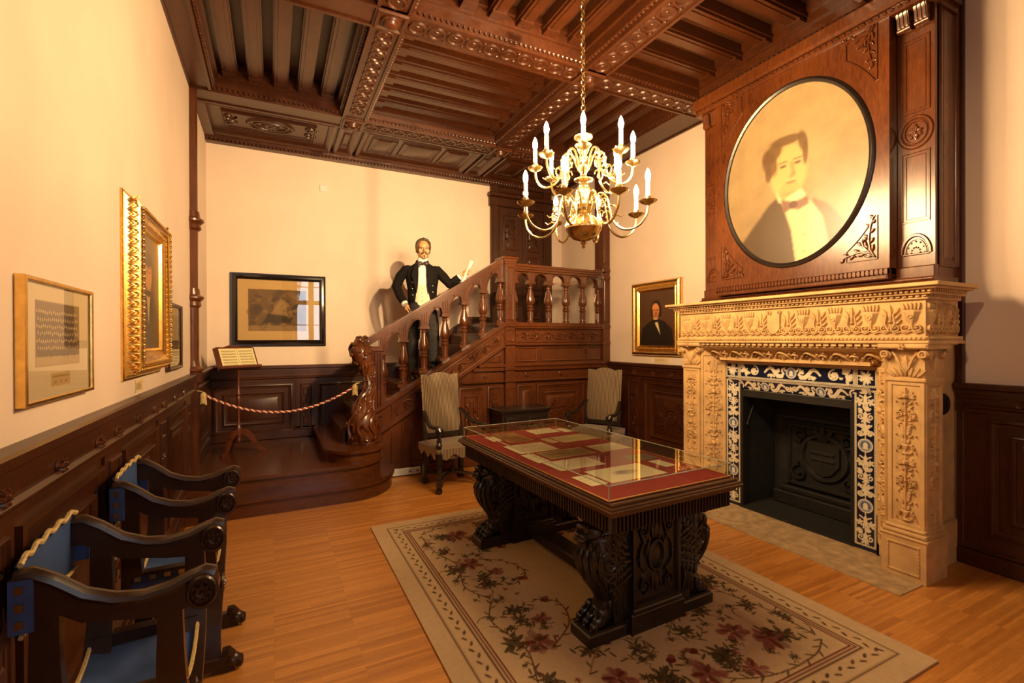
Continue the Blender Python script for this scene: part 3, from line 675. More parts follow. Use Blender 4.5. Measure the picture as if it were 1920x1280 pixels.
for k in range(70):                                              # curls and berries of the head
    t = .72 + .27 * rr.random(); a = rr.uniform(0, 2 * PI); o, nrm, d, r = at_(t, a, .0); z_ = rr.uniform(.014, .026)
    if k % 3 == 0: b.ell(o + nrm * .006, (z_, z_, z_), None, 8, 6)
    else:
        tw = (d * rr.uniform(-1, 1) + nrm.cross(d)).normalized(); M = Matrix((tw, nrm.cross(tw), nrm)).transposed().to_4x4(); b.ell(o, (z_ * 1.8, z_ * .7, .016), M, 8, 5)
        b.tube([o + tw * .02 * cos(w) * (1 - w / 9) + nrm * (.012) + nrm.cross(tw) * .02 * sin(w) * (1 - w / 9) for w in [.6 * j for j in range(11)]], .0045, 5)
for k in range(14): o, nrm, d, r = at_(.66, 2 * PI * k / 14, .0); b.ell(o, (.012, .012, .03), None, 7, 5)
for q in range(3): b.lathe([(.066 - .01 * q, 0), (.075 - .01 * q, .012), (.066 - .01 * q, .024)], 16, T(.98, 5.575, 1.14 + .03 * q) @ RX(.1))
build('newel_carving', b, W_STAIR, nw)

# handrail, arcade and balusters
rt = lambda x: 1.595 + .607 * (x - .917)
b = MB(PS); A = [(x, rt(x)) for x in (.86, 2.74)]
for t0, t1, n0, n1 in ((-.012, -.045, -.155, .035), (0, -.012, -.135, .015), (-.045, -.075, -.14, .02), (-.075, -.10, -.12, 0)): b.strip([(x, z + t0) for x, z in A], [(x, z + t1) for x, z in A], n0, n1)
build('handrail', b, W_STAIR, stair)
lr = lambda x: 2.612 - .01 * (x - 2.85)
b = MB(PS); A = [(x, lr(x)) for x in (2.82, 4.33)]
for t0, t1, n0, n1 in ((0, -.03, -.16, .05), (-.03, -.06, -.14, .03), (-.06, -.09, -.12, .01)): b.strip([(x, z + t0) for x, z in A], [(x, z + t1) for x, z in A], n0, n1)
b.box(4.16, 4.272, lr(4.2) - .004, lr(4.2) + .014, -.165, .055); build('handrail', b, W_STAIR, stair)
def arcade(xs, zs, top, rise, n0=-.095, n1=-.025):
    b = MB(PS)
    for i, (x, z) in enumerate(zip(xs, zs)):
        b.strip([(x - .045, top(x - .045)), (x + .045, top(x + .045))], [(x - .045, z), (x + .045, z)], n0 - .006, n1 + .012)
        b.box(x - .055, x + .055, z - .012, z + .014, n0 - .015, n1 + .022)
        for k in (-.024, 0, .024): b.box(x + k - .007, x + k + .007, z + .035, top(x + k) - .02, n1 + .012, n1 + .02, .003)
        if i + 1 < len(xs):
            xa, xb = x + .04, xs[i + 1] - .04; za, zb = z + .02, zs[i + 1] + .02; U = []; V = []
            for t in range(17):
                q = t / 16; xx = xa + (xb - xa) * q; zz = za + (zb - za) * q + rise * math.sqrt(max(0, 1 - (2 * q - 1) ** 2)); V.append((xx, min(zz, top(xx) - .012))); U.append((xx, top(xx)))
            b.strip(U, V, n0, n1); b.ridge([(p[0], p[1] + .012) for p in V], .008, .008, n1)
            b.leaf((xa + xb) / 2, (za + zb) / 2 + rise + .005, PI / 2 + .55 * (zb - za > .05), .05, .014, .012, n1)
    return build('arcade', b, W_STAIR, stair)
BT = [1.438, 1.594, 1.752, 1.905, 2.06, 2.22, 2.372]
arcade(BXS, BT, lambda x: rt(x) - .095, .135)
LXS = [2.886, 3.144, 3.432, 3.722, 4.006, 4.285]
arcade(LXS, [2.372] * 6, lambda x: lr(x) - .085, .105)
pr = [(.047, 0), (.047, .02), (.036, .03), (.034, .05), (.034, .15), (.040, .158), (.047, .172), (.047, .186), (.032, .198), (.042, .212), (.042, .222), (.033, .236), (.046, .252), (.054, .28), (.054, .305), (.045, .345), (.034, .40), (.027, .445), (.025, .455), (.034, .463), (.034, .475), (.026, .483), (.028, .495), (.046, .508), (.048, .52)]
b = MB(); b.lathe(pr, 14)
for i in range(7):
    a = 2 * PI * i / 7; b.tube([(.043 * cos(a), .043 * sin(a), .245), (.0555 * cos(a), .0555 * sin(a), .29), (.046 * cos(a), .046 * sin(a), .345), (.029 * cos(a), .029 * sin(a), .43)], [.004, .009, .008, .003], 5)
    b.tube([(.034 * cos(a), .034 * sin(a), .06), (.034 * cos(a), .034 * sin(a), .145)], .007, 5)
bm_ = build('baluster', b, W_STAIR, stair); BME = bm_.data; bm_.location = (BXS[0], 5.70, BZS[0]); bm_.scale = (1, 1, (BT[0] - BZS[0]) / .52)
for x, z, t in list(zip(BXS, BZS, BT))[1:]: inst('baluster', BME, stair, (x, 5.70, z), .3 * x, (1, 1, (t - z) / .52))
for x in LXS: inst('baluster', BME, stair, (x, 5.70, 1.836), x, (1, 1, (2.362 - 1.836) / .52))
# upper newel and the corner post that runs to the ceiling
b = MB(PS); b.box(2.71, 2.85, 0, 2.63, -.14, .06); b.box(2.685, 2.875, 2.63, 2.66, -.165, .085); b.box(2.67, 2.89, 2.655, 2.69, -.18, .10, .012); b.box(2.70, 2.86, 2.60, 2.63, -.15, .07)
b.panel(2.725, 2.835, 1.86, 2.56, .06, .012, False, .02)
for z in (.0, 1.045, 1.20, 1.53, 1.77): b.box(2.695, 2.865, z, z + (.12 if z == 0 else .04), -.05, .08, .01)
b.panel(2.725, 2.835, .2, .98, .06, .010, False, .02); b.panel(2.725, 2.835, 1.58, 1.74, .06, .01, False, .015)
for k in (-.025, 0, .025): b.box(2.78 + k - .006, 2.78 + k + .006, 2.0, 2.5, .06, .072, .003)
b.rosette(2.78, 2.21, .03, .012, .066, 6); build('newel_post', b, W_STAIR, stair)
b = MB(PS); b.box(4.29, XR - .005, 0, ZC - .02, -.14, .05)
for z in (0, 1.045, 1.245, 1.53, 1.77, 2.48, 2.585): b.box(4.275, XR - .005, z, z + (.1 if z == 0 else .045), -.17, .072, .01)
b.panel(4.305, 4.41, 1.86, 2.46, .05, .012, False, .018); b.panel(4.305, 4.41, 2.72, 3.95, .05, .008, False, .012); b.panel(4.305, 4.41, .2, .98, .05, .008, False, .012)
build('corner_post', b, W_STAIR, stair)
b = MB(PS); b.box(2.85, 4.30, 1.775, 1.836, -.14, .055, .01); build('base_rail', b, W_STAIR, stair)
# ================================================================ fireplace
FX = 3.77; FC = 2.585
PF = plane((FX, 0, 0), (0, 1, 0), (0, 0, 1), (-1, 0, 0))       # front plane of the stone surround, u = y, n towards the room
fire = thing('fireplace', 'carved sandstone fireplace with blue and white tile border and black firebox', 'fireplace', (4.1, FC, 0))
for g in (-1, 1):                                              # pilasters
    a, c = (1.555, 1.785) if g < 0 else (3.385, 3.615)
    b = MB(PF); b.box(a - .012, c + .012, 0, .27, -.27, .012); b.frame(a + .02, c - .02, .035, .235, [(0, .012), (.004, .018), (.012, .018), (.016, .008), (.018, .012)])
    for q in range(11):
        u = a + .028 + (c - a - .056) * q / 10
        for v in (.043, .227): b.dome(u, v, .007, .007, .014, 6)
    for q in range(8):
        for u in (a + .028, c - .028): b.dome(u, .05 + .17 * q / 7, .007, .007, .014, 6)
    b.box(a - .022, c + .022, .265, .285, -.28, .02, .008); b.box(a - .01, c + .01, .285, .315, -.27, .008, .01); b.box(a, c, .315, .34, -.26, -.005, .01)
    pl = build('plinth', b, STONE, fire)
    b = MB(PF); a2, c2 = a + .012, c - .012; b.box(a2, c2, .33, 1.32, -.25, -.03); b.frame(a2, c2, .34, 1.31, [(0, -.03), (.0, -.022), (.022, -.022), (.028, -.034), (.034, -.034), (.036, -.03)])
    b.candelabrum(a2 + .035, c2 - .035, .38, 1.27, 8, .018, -.031)
    b.box(a2 - .012, c2 + .012, 1.31, 1.335, -.26, -.012, .006)
    # side face carving
    y = 1.555 + .012 if g < 0 else None
    if g < 0:
        b.M = plane((FX, y, 0), (1, 0, 0), (0, 0, 1), (0, -1, 0)); b.frame(.035, .25, .34, 1.31, [(0, 0), (0, .008), (.022, .008), (.028, -.002), (.034, 0)]); b.candelabrum(.075, .21, .38, 1.27, 8, .014, 0)
    build('pilaster', b, STONE, fire)
    b = MB(PF); b.box(a2, c2, 1.335, 1.53, -.25, -.03); b.box(a2 - .04, c2 + .04, 1.53, 1.565, -.29, .035, .01); m = (a + c) / 2
    for e in (-1, 1):
        b.spiral(m + e * .098, 1.495, .036, PI / 2, 1.6, .012, .034, -.03, -e); b.ridge([(m + e * .075, 1.52), (m + e * .045, 1.47), (m + e * .02, 1.40), (m, 1.375)], [.012, .013, .012, .006], .024, -.03)
        b.tube([(m + e * .108, 1.495, -.06), (m + e * .108, 1.495, .008)], .030, 12); b.ring(m + e * .108, 1.495, .02, .008, .012, .008, 12); b.dome(m + e * .108, 1.495, .009, .014, .008, 7)
        for k in range(4): b.leaf(m + e * .02 * k, 1.345, PI / 2 - e * .28 * k, .07, .017, .022, -.03)
    b.leaf(m, 1.36, PI / 2, .13, .03, .026, -.03); b.rosette(m, 1.545, .026, .02, .03, 6)
    for e in (-1, 1): b.leaf(m, 1.40, PI / 2 - e * .7, .10, .02, .02, -.03)
    if g < 0:
        b.M = plane((FX, y, 0), (1, 0, 0), (0, 0, 1), (0, -1, 0))
        for e in (-1, 1): b.spiral(.14 + e * .10, 1.495, .034, PI / 2, 1.6, .012, .03, 0, -e); b.leaf(.14, 1.38, PI / 2 - e * .6, .11, .02, .02, 0)
        b.leaf(.14, 1.36, PI / 2, .14, .03, .024, 0)
    build('capital', b, STONE, fire)
# flanks running back to the wall
b = MB()
for y0, y1 in ((1.64, 1.93), (3.24, 3.53)): b.box(FX + .2, XR - .002, y0, y1, 0, 1.56); b.box(FX + .2, XR - .002, y0 - .02 if y0 < 2 else y0, y1 if y0 < 2 else y1 + .02, 0, .30)
b.box(FX + .12, XR - .002, 1.93, 3.24, 1.40, 1.56); build('flank', b, STONE, fire)
# splayed reveal with running ornament
TX = 3.985
for g in (-1, 1):
    b = MB()
    ya, yb_ = (1.785, 1.925) if g < 0 else (3.385, 3.245)
    o = Vector((FX + .03, ya, 0)); U = Vector((TX - FX - .03, yb_ - ya, 0)); L = U.length; U.normalize(); b.M = plane(o, U, (0, 0, 1), (U.y * -g, U.x * g, 0) if False else Vector((-abs(U.y), U.x * (1 if g < 0 else -1), 0)))
    b.box(0, L, .02, 1.5, -.06, 0); b.frame(.0, L, .10, 1.46, [(0, 0), (0, .008), (.018, .008), (.026, 0)]); b.candelabrum(.03, L - .03, .14, 1.40, 10, .016, 0)
    build('jamb', b, STONE, fire)
b = MB(); U = Vector((FX + .03 - TX, 0, 1.53 - 1.385)); L = U.length; U.normalize(); b.M = plane((TX, 0, 1.385), (0, 1, 0), U, Vector((-U.z, 0, U.x)))
b.box(1.79, 3.38, .012, L, -.06, 0); b.box(1.92, 3.25, 0, .025, 0, .012); b.box(1.79, 3.38, L - .02, L + .02, -.02, .015); b.rinceau(1.85, 3.32, .035, L - .025, 13, .026, 0, .008)
b.ridge([(FC, .04), (FC, .09), (FC, .14), (FC, .17)], [.02, .05, .06, .03], .03, 0); build('lintel', b, STONE, fire)
# frieze and mantel shelf
b = MB(PF); a, c = 1.55, 3.62; b.box(a, c, 1.555, 1.86, XR * 0 - .44, 0)
b.box(a - .03, c + .03, 1.565, 1.585, -.46, .03, .006); b.box(a - .02, c + .02, 1.585, 1.615, -.46, .022, .008); b.beads(a - .02, c + .02, 1.602, .011, .012, .018, pitch=.026); b.dentils(a - .01, c + .01, 1.545, 1.565, 0, .016, .055, .7)
def frieze(b, u0, u1, n):
    p = (u1 - u0) / n
    for i in range(n):
        u = u0 + p * (i + .5)
        if n > 4 and i == n // 2 - 0 and n % 2 == 1:
            b.prism([(u - .055, 1.80), (u - .055, 1.69), (u - .03, 1.655), (u, 1.64), (u + .03, 1.655), (u + .055, 1.69), (u + .055, 1.80)], 0, .022)
            for e in (-1, 1): b.spiral(u + e * .05, 1.82, .022, -PI / 2, 1.3, .008, .02, 0, -e)
        elif i % 2 == 0:
            b.ridge([(u, 1.665), (u, 1.68), (u, 1.70), (u, 1.72), (u, 1.765), (u, 1.775), (u, 1.79)], [.026, .010, .014, .032, .046, .054, .044], .026, 0)
            for k in range(-2, 3): b.leaf(u + .018 * k, 1.785, PI / 2 - .12 * k, .052, .011, .02, 0)
            b.ring(u, 1.745, .012, .005, .03, 0, 8)
        else:
            for e in (-1, 1):
                b.ridge([(u + e * .004, 1.65), (u + e * .03, 1.70), (u + e * .02, 1.76), (u + e * .045, 1.80)], [.008, .009, .008, .004], .02, 0)
                for k in range(3): b.leaf(u + e * .02, 1.69 + .035 * k, PI / 2 - e * (.9 - .15 * k), .058, .013, .02, 0)
            b.leaf(u, 1.72, PI / 2, .11, .017, .024, 0); b.dome(u, 1.715, .014, .022, 0, 6)
        for e in (-1, 1): b.spiral(u + e * p * .28, 1.672, .030, PI * .9 if e > 0 else PI * .1, 1.4, .008, .018, 0, e)
        b.ridge([(u - p * .5, 1.648), (u - p * .25, 1.636), (u, 1.652), (u + p * .25, 1.636), (u + p * .5, 1.648)], .007, .015, 0)
frieze(b, a + .015, c - .015, 17)
b.M = plane((FX, a, 0), (1, 0, 0), (0, 0, 1), (0, -1, 0)); frieze(b, .01, .42, 4); b.beads(0, .44, 1.602, .011, .012, .02, pitch=.026)
build('frieze', b, STONE, fire)
b = MB(PF)
for o, z0, z1 in ((.018, 1.855, 1.872), (.045, 1.885, 1.900), (.085, 1.918, 1.934), (.11, 1.934, 1.958)): b.box(a - o, c + o, z0, z1, -.44, o, .004)
b.box(a - .014, c + .014, 1.872, 1.885, -.44, .014); b.box(a - .04, c + .04, 1.9, 1.918, -.44, .04)
b.dentils(a - .014, c + .014, 1.872, 1.885, .014, .030, .036); b.dentils(a - .05, c + .05, 1.901, 1.918, .04, .062, .030, .55)
b.M = plane((FX, a, 0), (1, 0, 0), (0, 0, 1), (0, -1, 0)); b.dentils(-.03, .42, 1.901, 1.918, .04, .062, .03, .55); b.dentils(0, .42, 1.872, 1.885, .014, .030, .036)
build('mantel_shelf', b, STONE, fire)
b = MB(); b.lathe([(.075, -.01), (.075, .018), (.062, .03), (.05, .032), (.04, .026), (.001, .026)], 24, T(4.20, 1.64, 1.14) @ RX(PI / 2)); build('damper_cover', b, IRON, fire)

# painted tile border: a lintel row with corner squares, an inner row, two stiles
NAVY = (.006, .010, .034); CRM = (.70, .62, .46); PALE = (.26, .32, .42)
def swirl(c, u, v, r, a0, tn, d, wd, col=CRM):
    P = []
    for i in range(int(18 * tn) + 1):
        t = i / (18 * tn); rr = r * (1 - .86 * t); P.append((u + rr * cos(a0 + d * 2 * PI * tn * t), v + rr * sin(a0 + d * 2 * PI * tn * t)))
    c.line(P, wd, col)
def border(c, e=.014):
    for k, (o, w) in enumerate(((.003, .003), (e, .002))):
        c.line([(o, o), (c.w - o, o), (c.w - o, c.h - o), (o, c.h - o), (o, o)], w, CRM)
    n = int(c.w / .013)
    for i in range(n):
        for v in (e * .55, c.h - e * .55): c.ell((i + .5) * c.w / n, v, .0032, .0032, CRM, .3)
    n = int(c.h / .013)
    for i in range(n):
        for u in (e * .55, c.w - e * .55): c.ell(u, (i + .5) * c.h / n, .0032, .0032, CRM, .3)
def medal(c, u, v, r):
    c.ell(u, v, r, r, CRM, .05); c.ell(u, v, r * .86, r * .86, PALE, .05); c.ell(u, v, r * .62, r * .62, (.05, .09, .2), .08); c.ell(u, v, r * .34, r * .45, CRM, .2); c.ell(u, v - r * .4, r * .4, r * .16, CRM, .2)
def beast(c, u, v, sx, sy, g):
    """long-necked bird running into a leafy tail; g = facing"""
    P = [(u + g * x * sx, v + y * sy) for x, y in ((.98, .35), (.90, .72), (.74, .66), (.70, .25), (.82, -.2), (.66, -.62), (.30, -.60), (.02, -.1), (-.2, .5), (-.45, .72), (-.7, .45), (-.95, -.1))]
    for i in range(len(P) - 1): c.line([P[i], P[i + 1]], sy * (.2, .22, .22, .28, .4, .62, .62, .55, .5, .4, .3)[i], CRM)
    c.ell(*P[0], sx * .08, sy * .13, CRM, .2); c.leafs(u + g * sx * .42, v - sy * .05, 4, sy * .95, [CRM], PI / 2 - g * .1, 1.3, .2); c.leafs(u - g * sx * .4, v - sy * .35, 5, sy * .7, [CRM], PI, PI, .22); c.ell(u - g * sx * .05, v - sy * .75, sx * .1, sy * .16, CRM, .2)
def hband(w, h, two):
    c = Cv(w, h, .0032, NAVY); border(c); m = h / 2; r = h * .33
    cs = [w / 2] if not two else [w * .30, w * .70]
    for q in cs:
        medal(c, q, m, r * .95); S_ = .098 if not two else .082
        for g in (-1, 1): beast(c, q + g * (r * 1.05 + S_), m, S_, r * 1.05, -g)
    for g in (-1, 1):
        q = w / 2 + g * (w * .5 - .155) if not two else w / 2 + g * (w * .5 - .115)
        swirl(c, q, m, r * .95, PI / 2, 1.5, g, .009); c.leafs(q, m, 6, r * .62, [CRM], .3, 2 * PI, .32)
        q += g * r * 1.9; c.leafs(q, m + r * .3, 5, r * 1.0, [CRM], PI / 2 - g * .6, 2.2, .24); c.leafs(q, m - r * .3, 5, r * .95, [CRM], -PI / 2, 2.6, .24); c.ell(q, m, r * .22, r * .5, CRM, .2); c.leafs(q - g * r * .9, m - r * .6, 3, r * .5, [CRM], .5, 2, .3)
    if two:
        for g in (-1, 1): swirl(c, w / 2 + g * r * .75, m, r * .62, 0, 1.4, g, .008)
        c.leafs(w / 2, m, 6, r * .8, [CRM], .2, 2 * PI, .22)
    else:
        for g in (-1, 1): c.leafs(w / 2 + g * r * 1.15, m + r * .6, 3, r * .4, [CRM])
    return c
def square(h):
    c = Cv(h, h, .003, NAVY); border(c); c.leafs(h / 2, h / 2, 12, h * .36, [CRM, CRM, PALE], 0, 2 * PI, .18); c.ell(h / 2, h / 2, h * .09, h * .12, CRM, .2); c.leafs(h / 2, h / 2, 4, h * .42, [CRM], .4, 2 * PI, .14); return c
def stile(w, h):
    c = Cv(w, h, .0036, NAVY); border(c, .012); m = w / 2; r = w * .36; n = 10; L = (h - .04) / n; c.line([(m, .03), (m, h - .03)], .004, CRM)
    for k in range(n):
        v = .02 + L * (k + .5)
        if k % 4 == 2: medal(c, m, v, r * .95)
        elif k % 4 == 0:
            for g in (-1, 1): swirl(c, m + g * r * .6, v - r * .2, r * .5, PI / 2, 1.4, g, .006); c.leafs(m + g * r * .35, v + r * .6, 3, r * .75, [CRM], PI / 2 - g * .8, 1.8, .3)
            c.ell(m, v, r * .22, r * .5, CRM, .2); c.leafs(m, v - r * .7, 6, r * .6, [CRM], 0, 2 * PI, .25)
        elif k % 4 == 1:
            c.ell(m, v + r * .5, r * .17, r * .2, CRM, .2); c.ell(m, v, r * .24, r * .45, CRM, .2)
            for g in (-1, 1): c.line([(m, v + r * .2), (m + g * r * .7, v + r * .6)], .008, CRM); c.line([(m + g * .01, v - r * .3), (m + g * r * .25, v - r)], .01, CRM); c.leafs(m + g * r * .68, v - r * .3, 5, r * .62, [CRM], k, 2 * PI, .3)
        else:
            c.ell(m, v, r * .5, r * .22, CRM, .2); c.ell(m, v - r * .4, r * .2, r * .35, CRM, .2); c.leafs(m, v + r * .15, 5, r * .8, [CRM], .3, PI - .6, .2)
            for g in (-1, 1): swirl(c, m + g * r * .62, v - r * .45, r * .42, 0, 1.4, g, .008); c.leafs(m + g * r * .6, v + r * .5, 3, r * .5, [CRM], .4, PI, .3)
    return c
b = MB(plane((TX, 0, 0), (0, 1, 0), (0, 0, 1), (-1, 0, 0))); b.box(1.925, 3.245, 1.225, 1.385, -.05, -.001); b.box(1.925, 2.105, .0, 1.225, -.05, -.001); b.box(3.065, 3.245, 0, 1.225, -.05, -.001)
tiles = build('tile_border', b, simple('tile_body', NAVY, .3), fire)
TP = lambda y, z: plane((TX - .0005, y, z), (0, -1, 0), (0, 0, 1), (-1, 0, 0))
square(.150).build('corner_tile', TP(3.243, 1.232), PAINT_T, tiles); square(.150).build('corner_tile', TP(2.077, 1.232), PAINT_T, tiles)
hband(1.014, .150, False).build('upper_band', TP(3.092, 1.232), PAINT_T, tiles)
al = .45; b2 = plane((TX + .03, 3.20, 1.105), (0, -1, 0), (-sin(al) * .9, 0, 1), (-1, 0, -sin(al) * .9)); hband(1.23, .125, True).build('lower_band', b2, PAINT_T, tiles)
for y in (3.235, 2.085): stile(.15, 1.18).build('side_band', TP(y, .035), PAINT_T, tiles)
# firebox
b = MB(); y0, y1, zt = 2.085, 3.085, 1.10; xb = 4.50
b.box(TX + .02, xb, y1, y1 + .03, 0, zt + .1); b.box(TX + .02, xb, y0 - .03, y0, 0, zt + .1); b.box(xb, xb + .04, y0 - .03, y1 + .03, 0, zt + .1); b.box(TX + .05, xb + .04, y0 - .03, y1 + .03, zt + .1, zt + .14)
b.box(TX - .01, xb, y0, y1, -.0, .02)
fb = build('firebox', b, SOOT, fire)
b = MB(plane((TX + .01, 0, 0), (0, 1, 0), (0, 0, 1), (-1, 0, 0)))
b.strip([(y0 - .02, 0), (y0 - .02, zt + .02), (y1 + .04, zt + .02), (y1 + .04, 0)], [(y0 + .03, 0), (y0 + .03, zt - .04), (y1 - .03, zt - .04), (y1 - .03, 0)], -.04, .010)
build('iron_frame', b, IRON, fire)
b = MB(plane((xb - .002, 0, 0), (0, 1, 0), (0, 0, 1), (-1, 0, 0))); m = FC
b.box(m - .44, m + .44, .02, .14, 0, .12, .01); b.box(m - .40, m + .40, .14, .19, 0, .08, .01); b.box(m - .36, m + .36, .19, .82, 0, .035, .02); b.frame(m - .34, m + .34, .21, .80, [(0, .035), (.01, .055), (.03, .055), (.04, .035)])
b.prism([(m - .14, .66), (m - .14, .47), (m - .07, .38), (m, .35), (m + .07, .38), (m + .14, .47), (m + .14, .66)], .035, .06); b.ring(m, .52, .20, .03, .03, .035, 24, .20)
for e in (-1, 1):
    b.spiral(m + e * .22, .34, .08, PI / 2, 1.5, .022, .035, .035, -e); b.spiral(m + e * .2, .70, .06, -PI / 2, 1.5, .02, .035, .035, e); b.leaf(m, .66, PI / 2 - e * .6, .16, .04, .035, .035); b.leaf(m + e * .2, .5, PI / 2 - e * .5, .14, .035, .03, .035)
b.leaf(m, .66, PI / 2, .15, .05, .04, .035); b.ridge([(m - .1, .56), (m + .1, .56)], .018, .012, .06); b.ridge([(m - .1, .50), (m + .1, .50)], .018, .012, .06)
build('fireback', b, IRON, fire)
b = MB(); b.tube([(4.16, y1 - .01, 1.02), (4.14, y1 - .03, .98), (4.06, y1 - .03, .82), (4.05, y1 - .03, .80)], .008, 8); b.ell((4.05, y1 - .03, .79), .016); build('damper_rod', b, IRON, fire)
b = MB(); b.box(3.47, TX + .03, 1.56, 3.62, .0, .006); build('hearth_slab', b, STONE_G, fire)

# ================================================================ overmantel
om = thing('overmantel', 'tall dark walnut overmantel panelling with pilasters above the stone mantel shelf', 'overmantel', (4.2, FC, 1.958))
PO = plane((4.06, 0, 0), (0, 1, 0), (0, 0, 1), (-1, 0, 0))
b = MB(PO); b.box(1.615, 3.555, 1.958, ZC - .02, -.355, -.03); bd = build('backing', b, W_MANTEL, om)
b = MB(plane((0, 1.615, 0), (1, 0, 0), (0, 0, 1), (0, -1, 0))); b.panel(4.12, 4.38, 2.10, 3.95, 0, .012, True, .03); build('side_panel', b, W_MANTEL, om)
b = MB(PO); b.box(1.60, 3.57, 1.958, 2.00, -.30, .075, .01); b.box(1.60, 3.57, 2.0, 2.03, -.30, .05, .01); b.box(1.85, 3.32, 2.03, 2.07, -.1, .11, .008); build('base_moulding', b, W_MANTEL, om)
b = MB(PO); b.tube([(1.84, 2.085, .10), (3.33, 2.085, .10)], .026, 10, up=(0, 0, 1)); b.dentils(1.84, 3.33, 2.066, 2.104, .10, .132, .030, .62); build('gadroon_band', b, W_MANTEL, om)
for a, c in ((1.615, 1.835), (3.335, 3.555)):
    m = (a + c) / 2; b = MB(PO); b.box(a, c, 2.0, ZC - .03, -.05, 0); b.box(a - .006, c + .006, 2.0, 2.11, -.03, .02, .008)
    b.frame(a + .025, c - .025, 2.42, 2.92, [(0, 0), (.002, .008), (.008, .008), (.012, .002), (.024, .002), (.026, .006), (.030, .006), (.032, 0)])
    b.frame(a + .025, c - .025, 3.19, 3.72, [(0, 0), (.002, .008), (.008, .008), (.012, .002), (.024, .002), (.026, .006), (.030, .006), (.032, 0)])
    b.ring(m, 3.055, .092, .016, .012, 0, 28, .105); b.ring(m, 3.055, .066, .008, .010, 0, 24, .078); b.rosette(m, 3.05, .05, .014, 0, 7); b.leaf(m, 3.0, PI / 2, .12, .02, .016, 0)
    P = [(m + .085 * cos(t * PI / 12), 2.20 + .13 * sin(t * PI / 12)) for t in range(13)]; b.ridge(P, .014, .012, 0); P = [(m + .062 * cos(t * PI / 12), 2.20 + .1 * sin(t * PI / 12)) for t in range(13)]; b.ridge(P, .006, .008, 0)
    for r in (.02, .04):
        for t in range(7): b.dome(m + r * 1.3 * cos(PI * t / 6), 2.205 + r * 2.0 * sin(PI * t / 6), .007, .01, 0, 6)
    b.ridge([(a + .03, 2.195), (c - .03, 2.195)], .008, .01, 0)
    pl = build('pilaster', b, W_MANTEL, om)
    for k in (-.052, .052):
        b = MB(PO); P = [(0, 4.05), (.12, 4.05), (.135, 4.0), (.12, 3.95), (.085, 3.92), (.06, 3.87), (.055, 3.82), (.04, 3.79), (0, 3.785)]
        b.M = PO @ Matrix(((0, 0, 1, m + k - .036), (0, 1, 0, 0), (1, 0, 0, 0), (0, 0, 0, 1))); b.prism(P, 0, .072)
        for e in (.012, .036, .06): b.prism([(p[0] + (.008 if p[0] else 0), p[1]) for p in P], e - .006, e + .006)
        b.tube([(.10, 3.985, -.004), (.10, 3.985, .076)], .045, 14); b.tube([(.03, 3.80, -.003), (.03, 3.80, .075)], .025, 12); build('corbel', b, W_MANTEL, om)
# projecting frame board with an oval opening
OX = 3.95; yc, zc, ay, az = 2.575, 2.997, .645, .775
b = MB(plane((OX, 0, 0), (0, 1, 0), (0, 0, 1), (-1, 0, 0))); u0, u1, v0, v1 = 1.835, 3.335, 2.11, ZC - .10; n = 64
E = [(yc + (ay + .012) * cos(2 * PI * i / n), zc + (az + .012) * sin(2 * PI * i / n)) for i in range(n)]
def box_pt(i):
    c, s = cos(2 * PI * i / n), sin(2 * PI * i / n); k = 1e9
    if c > 1e-6: k = min(k, (u1 - yc) / c)
    if c < -1e-6: k = min(k, (u0 - yc) / c)
    if s > 1e-6: k = min(k, (v1 - zc) / s)
    if s < -1e-6: k = min(k, (v0 - zc) / s)
    return (yc + k * c, zc + k * s)
Q = [box_pt(i) for i in range(n)]
for i in range(n):                                              # square off the corners
    for cu_, cv_ in ((u0, v0), (u1, v0), (u0, v1), (u1, v1)):
        if math.hypot(Q[i][0] - cu_, Q[i][1] - cv_) < .055: Q[i] = (cu_, cv_)
vs = [(p[0], p[1], 0) for p in Q] + [(p[0], p[1], 0) for p in E] + [(p[0], p[1], -.10) for p in Q] + [(p[0], p[1], -.05) for p in E]
b.add(vs, [(i, (i + 1) % n, n + (i + 1) % n, n + i) for i in range(n)] + [(i, 2 * n + i, 2 * n + (i + 1) % n, (i + 1) % n) for i in range(n)] + [(n + i, n + (i + 1) % n, 3 * n + (i + 1) % n, 3 * n + i) for i in range(n)])
